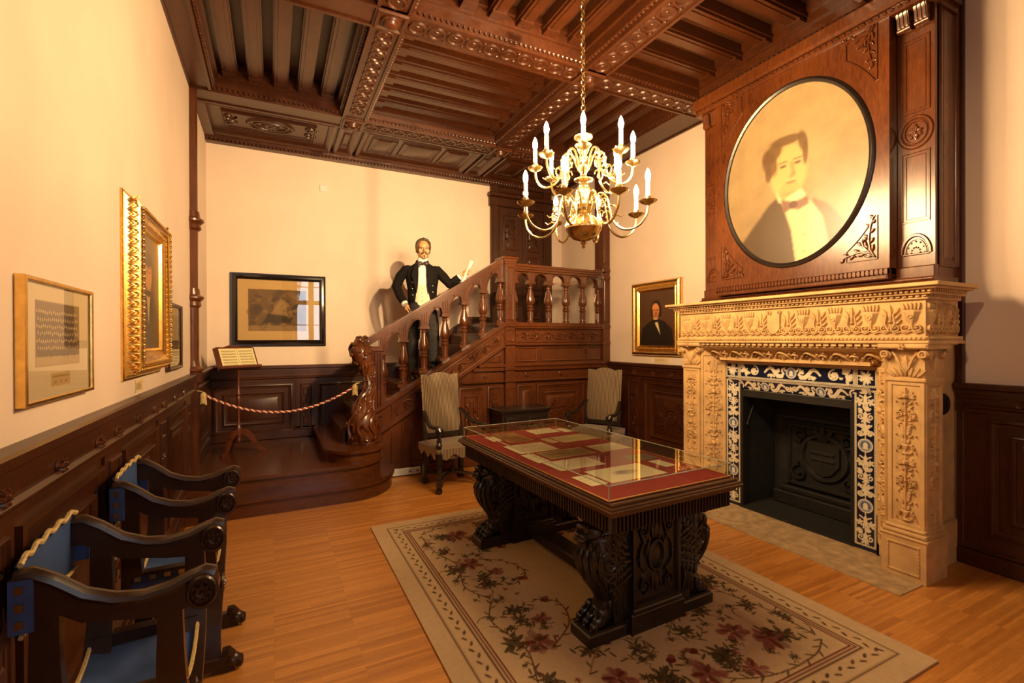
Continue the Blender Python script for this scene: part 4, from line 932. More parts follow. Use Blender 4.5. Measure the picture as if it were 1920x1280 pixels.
for gu in (-1, 1):
    for gv in (-1, 1):                                          # carved corner spandrels
        uc, vc = (u0 + .075 if gu < 0 else u1 - .075), (v0 + .075 if gv < 0 else v1 - .075)
        arc = [(yc + gu * (ay + .13) * sin(t), zc + gv * (az + .13) * cos(t)) for t in [math.radians(d) for d in range(36, 60, 3)]]
        arc = [p for p in arc if (p[0] - uc) * gu < 0 and (p[1] - vc) * gv < 0]
        P = [(uc, vc), (uc, arc[-1][1])] + arc[::-1] + [(arc[0][0], vc)]
        b.ridge(P + [P[0]], .006, .010, 0)
        ang = lambda a: math.atan2(-gv * sin(a), -gu * cos(a))   # 0 along the horizontal edge, pi/2 along the vertical one, from the corner
        X = lambda x, y: (uc - gu * x, vc - gv * y)
        for Q, n_ in (([(.015, .015), (.05, .05), (.11, .065), (.18, .05), (.24, .03)], 7), ([(.015, .015), (.045, .07), (.055, .15), (.045, .24), (.025, .31)], 9), ([(.03, .03), (.09, .10), (.10, .14)], 4)):
            b.ridge([X(*q) for q in Q], .007, .014, 0)
            for k in range(n_):
                t = (k + .6) / n_ * (len(Q) - 1); i = min(int(t), len(Q) - 2); f = t - i; px, py = Q[i][0] + (Q[i + 1][0] - Q[i][0]) * f, Q[i][1] + (Q[i + 1][1] - Q[i][1]) * f
                da = math.atan2(Q[i + 1][1] - Q[i][1], Q[i + 1][0] - Q[i][0]) + (.75 if k % 2 else -.75); b.leaf(*X(px, py), ang(da), .062 - .003 * k, .014, .018, 0)
                if k % 3 == 1: b.dome(*X(px + .02 * cos(da - .9), py + .02 * sin(da - .9)), .009, .016, 0, 7)
build('oval_surround', b, W_MANTEL, om)
b = MB(PO); b.box(1.58, 3.59, ZC - .14, ZC - .02, -.3, .16, .02); b.box(1.60, 3.57, ZC - .19, ZC - .14, -.3, .13, .01); b.beads(1.6, 3.57, ZC - .165, .016, .016, .128, pitch=.045); build('cornice', b, W_MANTEL, om)
# the oval portrait
ov = thing('oval_portrait', 'large pale oval oil portrait of a gentleman in a dark coat above the fireplace', 'painting', (OX, yc, 2.26))
c = Cv(2 * ay, 2 * az, .008, lin((196, 164, 112))); U, V = c.U / ay - 1, c.V / az - 1
bgk = np.clip(.55 + .35 * V + .1 * U, 0, 1)[..., None]; c.a = np.array(lin((126, 100, 66))) * (1 - bgk) + np.array(lin((204, 174, 122))) * bgk; c.noise(.10, .09); c.noise(.06, .03)
def F(u, v): return (u * ay + ay, v * az + az)
S = az
c.poly([F(-.80, -.72), F(-.52, -.47), F(-.28, -.26), F(-.13, -.19), F(.02, -.45), F(.10, -1.0), F(-.55, -1.0)], lin((82, 60, 36)), .95, 3)
c.poly([F(.30, -.30), F(.48, -.40), F(.70, -.62), F(.62, -.80), F(.30, -1.0), F(.2, -.8)], lin((104, 78, 46)), .9, 3)
c.poly([F(-.14, -.20), F(.28, -.34), F(.42, -.52), F(.50, -.85), F(.2, -1.0), F(.08, -.98), F(.02, -.6)], lin((228, 206, 150)), .95, 2)
c.ell(*F(-.02, .06), .215 * S, .30 * S, lin((224, 182, 116)), .25); c.ell(*F(.0, -.19), .13 * S, .12 * S, lin((214, 170, 106)), .3)
for u, v, r1, r2, ro in ((-.28, .20, .085, .16, .3), (-.24, .30, .13, .09, .6), (-.05, .40, .19, .055, -.05), (.18, .33, .05, .12, .2), (-.30, .08, .04, .09, 0), (.21, .2, .03, .13, .0)): c.ell(*F(u, v), r1 * S, r2 * S, lin((112, 82, 46)), .4, .9, ro)
for u in (-.09, .11): c.ell(*F(u, .12), .042 * S, .016 * S, lin((92, 62, 34)), .5, .85); c.ell(*F(u, .165), .06 * S, .010 * S, lin((120, 84, 44)), .6, .7)
c.line([F(.03, .13), F(.055, .01), F(.02, -.01)], .012, lin((170, 122, 70)), .6, .02); c.ell(*F(.02, -.075), .062 * S, .013 * S, lin((160, 92, 62)), .5, .8); c.ell(*F(.0, -.2), .12 * S, .02 * S, lin((180, 136, 82)), .6, .5)
c.poly([F(-.19, -.13), F(-.10, -.27), F(.0, -.22), F(.16, -.18), F(.22, -.26), F(.02, -.34), F(-.16, -.26)], lin((236, 220, 170)), .95, 2)
c.poly([F(-.12, -.24), F(.06, -.30), F(.24, -.28), F(.26, -.36), F(.12, -.40), F(.02, -.37), F(-.08, -.40)], lin((112, 62, 46)), .9, 2); c.ell(*F(.05, -.33), .05 * S, .04 * S, lin((96, 52, 40)), .3)
for v in (-.5, -.68, -.86): c.ell(*F(.2 + .05 * (v + .5), v), .012 * S, .012 * S, lin((196, 168, 100)), .4)
c.a *= .62
mask = (U ** 2 + V ** 2) <= 1.0
c.build('canvas', plane((OX + .004, yc + ay, zc - az), (0, -1, 0), (0, 0, 1), (-1, 0, 0)), PAINT_G, ov, 0, mask)
b = MB(plane((OX, 0, 0), (0, 1, 0), (0, 0, 1), (-1, 0, 0))); 
pr_ = [(-.035, -.03), (-.030, .012), (-.012, .022), (.004, .014), (.012, .002), (.014, -.03)]; vs = []; fs = []
for o, h in pr_: vs += [(yc + (ay + o) * cos(2 * PI * i / 72), zc + (az + o) * sin(2 * PI * i / 72), h) for i in range(72)]
for j in range(len(pr_) - 1):
    for i in range(72): fs.append((j * 72 + i, j * 72 + (i + 1) % 72, (j + 1) * 72 + (i + 1) % 72, (j + 1) * 72 + i))
b.M = plane((OX, 0, 0), (0, 1, 0), (0, 0, 1), (-1, 0, 0)); b.add(vs, fs); build('rim', b, W_BLACK, ov)
# ================================================================ rug
rw, rl = 2.19, 3.02
c = Cv(rw, rl, .0052, lin((190, 162, 125)))
DK, RD, GR, RO, BR, TN = lin((58, 48, 32)), lin((104, 46, 38)), lin((78, 70, 46)), lin((136, 78, 70)), lin((88, 60, 38)), lin((176, 150, 114))
c.noise(.06, .2); c.noise(.05, .02)
for o, wd, col in ((.115, .006, BR), (.125, .004, TN), (.225, .008, BR), (.245, .007, RD), (.262, .007, RD)): c.line([(o, o), (rw - o, o), (rw - o, rl - o), (o, rl - o), (o, o)], wd, col, .9)
for side in range(4):
    L = rl if side < 2 else rw; n = int((L - .3) / .052)
    for i in range(n):
        t = .15 + (L - .3) * (i + .5) / n; w = .165 + .02 * (i % 2); P = [(w, t), (rw - w, t), (t, w), (t, rl - w)][side]; c.ell(P[0], P[1], .021, .008, BR if i % 3 else DK, .3, .9, (1.1 if side < 2 else .4) * (1 if i % 2 else -1) + (0 if side < 2 else .0))
def flower(u, v, r):
    for k in range(9):
        a = 2 * PI * k / 9 + RNG.uniform(0, .5); q = RNG.uniform(.3, .8); c.ell(u + cos(a) * r * q, v + sin(a) * r * q, r * .34, r * .24, [RO, RD, lin((150, 104, 90)), lin((142, 110, 86))][k % 4], .3, .85, a)
    c.leafs(u, v, 6, r * .9, [RD, RO], 0, 2 * PI, .16)
def spray(u, v, a, L):
    c.leafs(u + cos(a) * L * .5, v + sin(a) * L * .5, 8, L * .34, [DK, GR, BR, GR], 0, 2 * PI, .17)
    for k in range(9):
        t = k / 8; b2 = a + (.8 if k % 2 else -.8); x, y = u + cos(a) * L * t, v + sin(a) * L * t; c.ell(x + cos(b2) * L * .11, y + sin(b2) * L * .11, L * .13, L * .035, [DK, GR, BR][k % 3], .3, .9, b2)
def vine(P, col=None):
    Q = []
    for i in range(len(P) - 1):
        p0 = P[max(i - 1, 0)]; p1, p2 = P[i], P[i + 1]; p3 = P[min(i + 2, len(P) - 1)]
        for t in np.linspace(0, 1, 9)[:-1]:
            t2, t3 = t * t, t ** 3; Q.append(tuple(.5 * (2 * p1[k] + (p2[k] - p0[k]) * t + (2 * p0[k] - 5 * p1[k] + 4 * p2[k] - p3[k]) * t2 + (3 * p1[k] - p0[k] - 3 * p2[k] + p3[k]) * t3) for k in (0, 1)))
    c.line(Q + [P[-1]], .006, col or BR, .85)
    for i in range(0, len(Q) - 1, 2):
        a = math.atan2(Q[i + 1][1] - Q[i][1], Q[i + 1][0] - Q[i][0]) + (.7 if (i // 2) % 2 else -.7); c.ell(Q[i][0] + cos(a) * .025, Q[i][1] + sin(a) * .025, .026, .006, [DK, BR, GR][i % 3], .3, .85, a)
for fu in (0, 1):
    for fv in (0, 1):
        def m(u, v): return (rw - u if fu else u, rl - v if fv else v)
        def am(a): a = PI - a if fu else a; return -a if fv else a
        for u, v, r in ((.58, .50, .11), (.70, .62, .09), (.50, 1.02, .10), (.86, .38, .07), (.62, 1.20, .06)): flower(*m(u, v), r)
        for u, v, a, L in ((.40, .40, .8, .22), (.46, .68, 2.2, .18), (.80, .50, .3, .22), (.36, .95, 1.4, .24), (.62, .90, -.6, .2), (.55, 1.15, 1.9, .2), (.9, .66, 1.2, .18), (.42, 1.32, .2, .2), (.34, .52, 1.9, .14), (1.0, .42, 2.8, .16)): spray(*m(u, v), am(a), L)
        vine([m(.34, .36), m(.5, .30), m(.8, .30), m(1.04, .40), m(1.1, .6)]); vine([m(.33, .40), m(.34, .7), m(.42, 1.0), m(.36, 1.3), m(.45, 1.5)])
        vine([m(.6, .7), m(.8, .86), m(1.0, .78), m(.92, .66), m(.82, .72)], lin((150, 112, 70))); vine([m(.55, .95), m(.75, 1.1), m(.8, 1.3), m(.68, 1.4)], RD)
        for u, v in ((.82, .86), (1.02, .60), (.74, 1.36)): c.ell(*m(u, v), .028, .022, RD, .3); c.ell(*m(u + .02, v + .02), .02, .016, RO, .3)
for k in range(230):
    u, v = RNG.uniform(.32, rw - .32), RNG.uniform(.32, rl - .32)
    if abs(u - rw / 2) < .42 and abs(v - rl / 2) < .75: continue
    a = RNG.uniform(0, 2 * PI)
    if k % 3: spray(u, v, a, RNG.uniform(.05, .10))
    elif k % 2: c.leafs(u, v, 5, .022, [RO, RD, lin((150, 104, 90))], a, 2 * PI, .3)
    else: c.line([(u + .012 * i * cos(a + .22 * i), v + .012 * i * sin(a + .22 * i)) for i in range(9)], .0045, [BR, DK, RD][k % 3 - 0 if k % 3 < 3 else 0], .7)
for u, v in ((rw / 2, .45), (rw / 2, rl - .45)): flower(u, v, .10); spray(u - .1, v, 2.6, .2); spray(u + .1, v, .5, .2)
rug = c.build('rug', plane((.738, 1.155, .011), (1, 0, 0), (0, 1, 0), (0, 0, 1)), RUG_M, None, .010)
tag(rug, 'large worn beige flat woven rug with floral border under the display table', 'rug')

# ================================================================ display table
TC, TR = (1.885, 2.785), .033
table = thing('display_table', 'long black carved table with lion supports standing on the floral rug', 'table', (*TC, .011), TR, world=False)
z0 = -.011
b = MB(T(0, 0, z0)); hw, hl = .475, .95
for o, a, d in ((.0, .752, .764), (.012, .764, .776), (.004, .776, .788), (-.012, .788, .803), (-.016, .735, .752)): b.box(-hw - o, hw + o, -hl - o, hl + o, a, d, .005)
build('tabletop', b, W_TABLE, table)
b = MB(T(0, 0, z0)); b.box(-hw + .045, hw - .045, -hl + .045, hl - .045, .645, .74)
for M, L in ((plane((-hw + .045, -hl + .045, z0), (1, 0, 0), (0, 0, 1), (0, -1, 0)), 2 * hw - .09), (plane((-hw + .045, hl - .045, z0), (1, 0, 0), (0, 0, 1), (0, 1, 0)), 2 * hw - .09), (plane((-hw + .045, -hl + .045, z0), (0, 1, 0), (0, 0, 1), (-1, 0, 0)), 2 * hl - .09), (plane((hw - .045, -hl + .045, z0), (0, 1, 0), (0, 0, 1), (1, 0, 0)), 2 * hl - .09)):
    b.M = M; n = int(L / .024)
    for i in range(n): u = L * (i + .5) / n; b.ridge([(u, .648), (u, .69), (u, .738)], .010, .016, 0); b.dome(u, .652, .010, .016, 0, 6)
    b.box(0, L, .735, .745, 0, .022)
build('apron', b, W_BLACK, table)
def lion(b, g):
    b.m = 0
    def P(x, y, z): return (g * x, y, z)
    b.box(min(g * .185, g * .29), max(g * .185, g * .29), -.066, .066, .085, .62)
    b.tube([P(.22, 0, .63), P(.30, 0, .60), P(.34, 0, .52), P(.355, 0, .44), P(.34, 0, .35), P(.305, 0, .27), P(.295, 0, .20), P(.32, 0, .13), P(.36, 0, .10)], [.075, .085, .092, .10, .095, .075, .06, .062, .05], 14, sy=1.05)
    b.ell(P(.385, 0, .582), (.070, .074, .062), None, 12, 9); b.ell(P(.452, 0, .560), (.036, .044, .033), None, 10, 7); b.ell(P(.432, 0, .610), (.036, .06, .020)); b.ell(P(.475, 0, .578), (.018, .022, .013))
    for e in (-1, 1):
        b.ell(P(.448, e * .032, .598), .014); b.ell(P(.335, e * .065, .625), (.026, .016, .028)); b.ell(P(.468, e * .02, .548), (.02, .02, .016))
        for k in range(9):                                       # mane
            a = -1.5 + k * .42; b.ell(P(.335 + .075 * sin(a) * .5 - .02, e * .078, .555 + .085 * cos(a)), (.014, .012, .034), RY(-g * a), 6, 5)
        for r in range(4):                                       # wing feathers
            for k in range(6): a = .5 + .28 * k; b.ell(P(.345 - .04 * r * .9 + .012 * k * 0 - .055 * sin(a - .5) * .6, e * (.092 - .004 * r), .50 - .042 * k + .012 * r), (.015, .014, .034), RY(-g * (2.4 - .25 * k)), 6, 5)
        for r in range(5):
            for k in range(7): b.ell(P(.205 + .025 * r, e * (.068 + .005 * r), .60 - .050 * k - .012 * r), (.014, .016, .032), RY(g * .25), 7, 5)
        for k in range(7): b.tube([P(.30 + .012 * k, e * .088, .52 - .006 * k), P(.33 + .010 * k, e * .095, .49 - .012 * k), P(.35 + .010 * k, e * .088, .455 - .012 * k)], [.004, .009, .003], 5)
        for k in range(4): b.tube([P(.225 + .022 * k, e * .068, .30 - .02 * k), P(.235 + .02 * k, e * .074, .22), P(.215 + .026 * k, e * .068, .13)], [.008, .015, .006], 6)
        y = e * .098                                            # scroll on the haunch
        Q = [P(.345 + (.062 - .05 * t / 20) * cos(.35 * t + .8), y - e * .008 * (1 - t / 20), .425 + (.066 - .053 * t / 20) * sin(.35 * t + .8)) for t in range(21)]; b.tube(Q, .010, 6)
        Q = [P(.30, y * .9, .36), P(.36, y * .95, .34), P(.405, y * .7, .39), P(.42, y * .6, .45)]; b.tube(Q, [.008, .014, .012, .005], 6)
        for k in range(5): b.tube([P(.26 + .02 * k, e * .085, .36 - .012 * k), P(.275 + .012 * k, e * .08, .29), P(.25 + .016 * k, e * .075, .22)], [.006, .012, .004], 6)
    for k in range(-3, 4):                                       # plumes down the breast
        a = k * .38; Q = []
        for x, z, r in ((.352, .50, .090), (.362, .455, .099), (.358, .41, .100), (.345, .36, .096), (.325, .31, .085), (.31, .27, .074)): Q.append(P(x + (r + .002) * cos(a) - .012 * abs(k) * 0, (r + .004) * sin(a), z))
        b.tube(Q, [.006, .014, .015, .014, .011, .005], 6); b.ell(Q[1], (.016, .014, .022), None, 7, 5)
        b.ell(P(.35 + .094 * cos(a + .19), .094 * sin(a + .19), .515), (.015, .015, .030), None, 7, 5)
    for y in (-.056, 0, .056):                                   # paw
        b.ell(P(.385, y, .118), (.042, .027, .034), None, 9, 6); b.ell(P(.42, y * 1.05, .10), (.026, .024, .026), None, 8, 6); b.ell(P(.355, y, .15), (.032, .026, .030), None, 8, 6); b.ell(P(.435, y * 1.05, .086), (.014, .011, .009), None, 6, 5)
    for k in range(3): b.ell(P(.30, (-.05, 0, .05)[k], .185), (.03, .024, .035), None, 8, 6)
for yc_ in (-.685, .645):
    b = MB(T(0, yc_, z0)); b.box(-.465, .465, -.085, .085, .011, .072, .008); b.box(-.45, .45, -.078, .078, .072, .085); b.box(-.20, .20, -.105, .105, .011, .12, .01); b.box(-.23, .23, -.095, .095, .085, .10)
    b.box(-.185, .185, -.075, .075, .10, .645); b.box(-.40, .40, -.09, .09, .615, .645, .006)
    for e in (-1, 1):
        b.M = plane((0, yc_ + e * .075, z0), (1, 0, 0), (0, 0, 1), (0, e, 0)); b.box(-.185, .185, .11, .14, 0, .03, .006); b.frame(-.180, .180, .14, .635, [(0, 0), (0, .022), (.018, .022), (.026, .006), (.028, 0)])
        b.ring(0, .40, .058, .012, .018, 0, 24, .082); b.dome(0, .40, .05, .012, 0, 14, .072)
        for q in (-1, 1):
            for w in (-1, 1): b.spiral(q * .095, .40 + w * .155, .042, w * PI / 2, 1.6, .010, .018, 0, q * w); b.leaf(q * .07, .40 + w * .07, w * PI / 2 - q * w * .6, .09, .018, .018, 0); b.leaf(q * .02, .40 + w * .09, w * PI / 2 - q * w * .2, .10, .016, .018, 0); b.rosette(q * .095, .40 + w * .155, .022, .02, 0, 6)
            b.leaf(q * .08, .40, PI / 2 + q * .3, .10, .015, .018, 0); b.ridge([(q * .06, .30), (q * .12, .36), (q * .12, .44), (q * .07, .52)], .008, .014, 0); b.dome(q * .135, .40, .012, .016, 0, 6)
        b.leaf(0, .50, PI / 2, .11, .026, .02, 0); b.leaf(0, .30, -PI / 2, .11, .026, .02, 0)
    tr = build('trestle', b, W_BLACK, table)
    for g in (-1, 1): b = MB(T(0, yc_, z0)); lion(b, g); build('lion_support', b, W_BLACK, tr)
b = MB(T(0, 0, z0)); b.box(-.075, .075, -.60, .56, .06, .125, .01); build('stretcher', b, W_BLACK, table)

# glass case and its papers
case = thing('glass_case', 'low glass display case with red lining on top of the carved table', 'display case', (*TC, .8035), TR, world=False)
cw, cl, ch = .452, .905, .078
b = MB(); b.box(-cw, cw, -cl, cl, .0, .004); build('lining', b, FELT, case)
b = MB()
for s in (-1, 1): b.box(s * (cw - .004), s * (cw + .004), -cl, cl, .004, .009); b.box(-cw, cw, s * (cl - .004), s * (cl + .004), .004, .009)
build('edge_strip', b, GOLD_P, case)
def sheet(name, M, w, h): b = MB(M); b.box(0, w, 0, h, 0, .004); o = build(name, b, CASEG, case, smooth=0); return o
sheet('pane', T(-cw, -cl, ch), 2 * cw, 2 * cl)
for M, w in ((plane((-cw, -cl + .004, .004), (1, 0, 0), (0, 0, 1), (0, -1, 0)), 2 * cw), (plane((-cw, cl, .004), (1, 0, 0), (0, 0, 1), (0, -1, 0)), 2 * cw), (plane((-cw, -cl, .004), (0, 1, 0), (0, 0, 1), (1, 0, 0)), 2 * cl), (plane((cw - .004, -cl, .004), (0, 1, 0), (0, 0, 1), (1, 0, 0)), 2 * cl)): sheet('pane', M, w, ch - .004)
b = MB()
for sx_ in (-1, 1):
    for sy_ in (-1, 1): b.tube([(sx_ * cw, sy_ * cl, .004), (sx_ * cw, sy_ * cl, ch)], .0035, 6)
    b.tube([(sx_ * cw, -cl, ch + .002), (sx_ * cw, cl, ch + .002)], .003, 6); b.tube([(-cw, sx_ * cl, ch + .002), (cw, sx_ * cl, ch + .002)], .003, 6)
build('glass_edge', b, GEDGE, case)
CRE, OLD, BRN = lin((226, 214, 176)), lin((196, 176, 128)), lin((150, 116, 70)); INK = lin((70, 56, 38))
def paper(name, label, cat, x0, x1, y0, y1, col, kind, rz=.03):
    k = .952; w, h = (x1 - x0) * k, (y1 - y0) * k; c = Cv(w, h, .005 if w > .2 else .004, col); c.noise(.05, .04)
    if kind == 'text':
        for i in range(int(h / .016) - 2):
            u = .02
            while u < w - .03: q = RNG.uniform(.008, .03); c.line([(u, h - .024 - .016 * i), (min(u + q, w - .02), h - .024 - .016 * i)], .003, INK, .55); u += q + .008
    elif kind == 'few':
        for i in range(3): c.line([(w * .15, h * (.7 - .2 * i)), (w * .8, h * (.7 - .2 * i))], .003, INK, .5)
    elif kind == 'music':
        for i in range(int(h / .04)):
            for q in range(4): c.line([(.02, h - .03 - .04 * i - .006 * q), (w - .02, h - .03 - .04 * i - .006 * q)], .0015, INK, .5)
            for q in range(int(w / .02) - 2): c.ell(.03 + .02 * q, h - .036 - .04 * i + RNG.uniform(-.01, .01), .004, .003, INK, .4, .7)
    elif kind == 'drawing':
        c.ell(w * .5, h * .52, w * .2, h * .16, lin((120, 108, 84)), .6, .6); c.ell(w * .46, h * .55, w * .10, h * .12, lin((90, 80, 62)), .6, .7); c.line([(w * .3, h * .45), (w * .5, h * .6), (w * .72, h * .5)], .004, INK, .6)
    elif kind == 'picture':
        c.rect(.02, w - .02, .02, h - .02, lin((122, 84, 44))); c.noise(.35, .035); c.noise(.2, .012)
        for i in range(14): c.ell(RNG.uniform(.05, w - .05), RNG.uniform(.04, h - .06), .012, .022, lin((74, 48, 24)), .5, .7)
        c.rect(.02, w - .02, h * .62, h - .02, lin((164, 124, 70)), .45)
    o = c.build(name, T((x0 * k), (y0 * k), .8094) @ RZ(rz), PAINT_M, None, .0015); return tag(o, label, cat)
paper('caption_card', 'small cream caption card at the far left corner of the glass case', 'card', 1.615, 1.70, 3.555, 3.735, CRE, 'few')
paper('photograph', 'brown photograph lying at the far end of the glass case', 'photograph', 1.715, 1.94, 3.44, 3.82, BRN, 'picture')
paper('document', 'cream sheet at the far edge of the case beside the brown photograph', 'document', 2.07, 2.33, 3.66, 3.85, CRE, 'text')
paper('caption_card', 'narrow cream card in the far right corner of the glass case', 'card', 2.355, 2.455, 3.62, 3.80, CRE, 'few')
paper('document', 'aged sheet with dense dark writing in the right rear of the case', 'document', 2.105, 2.47, 3.255, 3.485, OLD, 'text')
paper('caption_card', 'small tan card to the left of the densely written sheet', 'card', 2.005, 2.08, 3.285, 3.47, OLD, 'few')
paper('document', 'pale handwritten letter near the left edge of the case behind the music sheet', 'document', 1.61, 1.95, 3.075, 3.35, CRE, 'text')
paper('document', 'darker aged sheet of music at the middle of the glass case', 'document', 1.73, 2.13, 2.84, 3.05, lin((172, 152, 106)), 'music')
paper('document', 'plain cream sheet at the right middle of the case beside the music sheet', 'document', 2.185, 2.46, 2.86, 3.065, CRE, 'text')
paper('caption_card', 'long cream card left of the darker music sheet', 'card', 1.60, 1.70, 2.79, 3.04, CRE, 'few')
paper('document', 'bright cream page on the left between music sheet and portrait drawing', 'document', 1.63, 1.99, 2.555, 2.78, CRE, 'text')
paper('drawing', 'large pencil drawing on cream paper at the near end of the glass case', 'drawing', 1.755, 2.20, 2.205, 2.475, CRE, 'drawing')
paper('caption_card', 'cream card at the near left corner beside the pencil drawing', 'card', 1.615, 1.735, 2.21, 2.41, CRE, 'few')
paper('caption_card', 'small cream card at the near right of the glass case', 'card', 2.29, 2.385, 2.325, 2.49, CRE, 'few')
paper('photograph', 'small grey print at the right side of the glass case', 'photograph', 2.205, 2.42, 2.52, 2.68, lin((120, 104, 78)), 'drawing')

# ================================================================ chandelier
HX, HY = 1.956, 2.766
chand = thing('chandelier', 'brass two-tier chandelier with sixteen lit candle bulbs hanging on a chain', 'chandelier', (HX, HY, 2.245), 0, world=False)
Z = lambda z: z - 2.28
b = MB()
zc_ = 3.22; k = 0
while zc_ < 4.10:
    P = [(.016 * cos(a), 0, .028 * sin(a)) for a in [2 * PI * i / 10 for i in range(11)]]
    b.M = T(0, 0, Z(zc_)) @ RZ(PI / 2 * (k % 2) + .4); b.tube(P, .0042, 5, up=(0, 1, 0), cap=False); zc_ += .044; k += 1
b.M = T(0, 0, Z(4.125)); b.lathe([(.05, 0), (.045, -.03), (.015, -.05)][::-1], 14)
build('chain', b, BRASS, chand)
b = MB(T(0, 0, 0))
b.lathe([(r, Z(z)) for r, z in ((.001, 2.275), (.010, 2.282), (.014, 2.292), (.007, 2.30), (.018, 2.308), (.022, 2.315), (.010, 2.322), (.03, 2.328), (.075, 2.345), (.108, 2.375), (.122, 2.405), (.127, 2.412), (.127, 2.422), (.120, 2.428), (.108, 2.46), (.07, 2.492), (.04, 2.505), (.03, 2.52), (.042, 2.53), (.055, 2.545), (.058, 2.56), (.045, 2.565), (.062, 2.58), (.062, 2.60), (.04, 2.61), (.034, 2.63), (.04, 2.66), (.046, 2.69), (.036, 2.72), (.02, 2.735), (.03, 2.745), (.065, 2.752), (.068, 2.76), (.03, 2.775), (.02, 2.79), (.026, 2.81), (.045, 2.83), (.05, 2.85), (.042, 2.87), (.05, 2.885), (.05, 2.90), (.03, 2.91), (.026, 2.935), (.04, 2.965), (.044, 2.99), (.03, 3.02), (.016, 3.035), (.02, 3.045), (.064, 3.05), (.066, 3.06), (.02, 3.072), (.014, 3.10), (.018, 3.14), (.012, 3.16), (.02, 3.18), (.008, 3.20), (.001, 3.2))], 28)
for i in range(14):
    a = 2 * PI * i / 14; b.tube([(.127 * cos(a), .127 * sin(a), Z(2.428)), (.112 * cos(a), .112 * sin(a), Z(2.46)), (.075 * cos(a), .075 * sin(a), Z(2.492))], [.007, .009, .005], 5)
b.tube([(.016 * cos(a), 0, Z(3.208) + .016 * sin(a)) for a in [2 * PI * i / 10 for i in range(11)]], .0045, 6, up=(0, 1, 0), cap=False)
build('stem', b, BRASS, chand)
def arm_curve(R, s):
    P = [(.05, -.01), (.075, .06), (.12, .105 * s), (.165, .07), (.185, -.01), (.205, -.09), (.25, -.145), (R * .5 + .095, -.165), (R - .055, -.14), (R - .012, -.085), (R, -.03), (R, .0)]
    if s < 1: P = [(.045, .0), (.07, .075), (.105, .105), (.14, .08), (.15, .02), (.165, -.06), (.20, -.11), (R - .085, -.135), (R - .04, -.118), (R - .008, -.07), (R, -.02), (R, .0)]
    Q = []
    for i in range(len(P) - 1):
        p0, p1, p2, p3 = P[max(i - 1, 0)], P[i], P[i + 1], P[min(i + 2, len(P) - 1)]
        for t in (0, .25, .5, .75): Q.append(tuple(.5 * (2 * p1[k] + (p2[k] - p0[k]) * t + (2 * p0[k] - 5 * p1[k] + 4 * p2[k] - p3[k]) * t * t + (3 * p1[k] - p0[k] - 3 * p2[k] + p3[k]) * t ** 3) for k in (0, 1)))
    return Q + [P[-1]]
def make_arm(R, s):
    b = MB(); Q = arm_curve(R, s); b.tube([(x, 0, z) for x, z in Q], .0085, 8)
    def curl(x, z, r, a0, tn, d, w=.006):
        b.tube([(x + r * (1 - .8 * t / 18) * cos(a0 + d * 2 * PI * tn * t / 18), 0, z + r * (1 - .8 * t / 18) * sin(a0 + d * 2 * PI * tn * t / 18)) for t in range(19)], w, 6)
    curl(.20 if s >= 1 else .16, -.03, .05, PI, 1.2, -1); curl(.14, .055, .035, PI / 2, 1.2, 1, .005)
    b.tube([(.20, 0, -.08), (.235, 0, -.06), (.265, 0, -.075), (.285, 0, -.06)], [.005, .005, .004, .002], 5)
    return b
def arm_parts(R, s, z, a):
    am = build('arm', make_arm(R, s), BRASS, chand); am.location = (0, 0, Z(z)); am.rotation_euler = (0, 0, a); W = .058 if s >= 1 else .052
    b = MB(T(R, 0, 0)); b.lathe([(.01, -.02), (.018, -.012), (.04, -.004), (W, .010), (W + .002, .014), (W - .004, .013), (.03, .006), (.016, .012), (.016, .03), (.02, .034), (.02, .04), (.014, .045)], 20); build('drip_pan', b, BRASS, am)
    b = MB(T(R, 0, 0)); b.lathe([(.0145, .03), (.0145, .135), (.011, .14)], 12); build('candle', b, CANDLE, am)
    b = MB(T(R, 0, 0)); b.lathe([(.008, .138), (.013, .15), (.0175, .17), (.0175, .182), (.012, .205), (.005, .222), (.001, .228)], 10); bl = build('bulb', b, BULB, am); return am
for R, s, z, a0 in ((.44, 1, 2.545, -.03), (.34, .8, 2.850, -.15)):
    base_a = -PI / 2 - .4655 + (PI / 8 if s >= 1 else 0) + a0; am = arm_parts(R, s, z, base_a)
    for i in range(1, 8):
        q = am.copy(); COL.objects.link(q); q.rotation_euler = (0, 0, base_a + i * PI / 4)
        for ch_ in am.children: w = ch_.copy(); COL.objects.link(w); w.parent = q
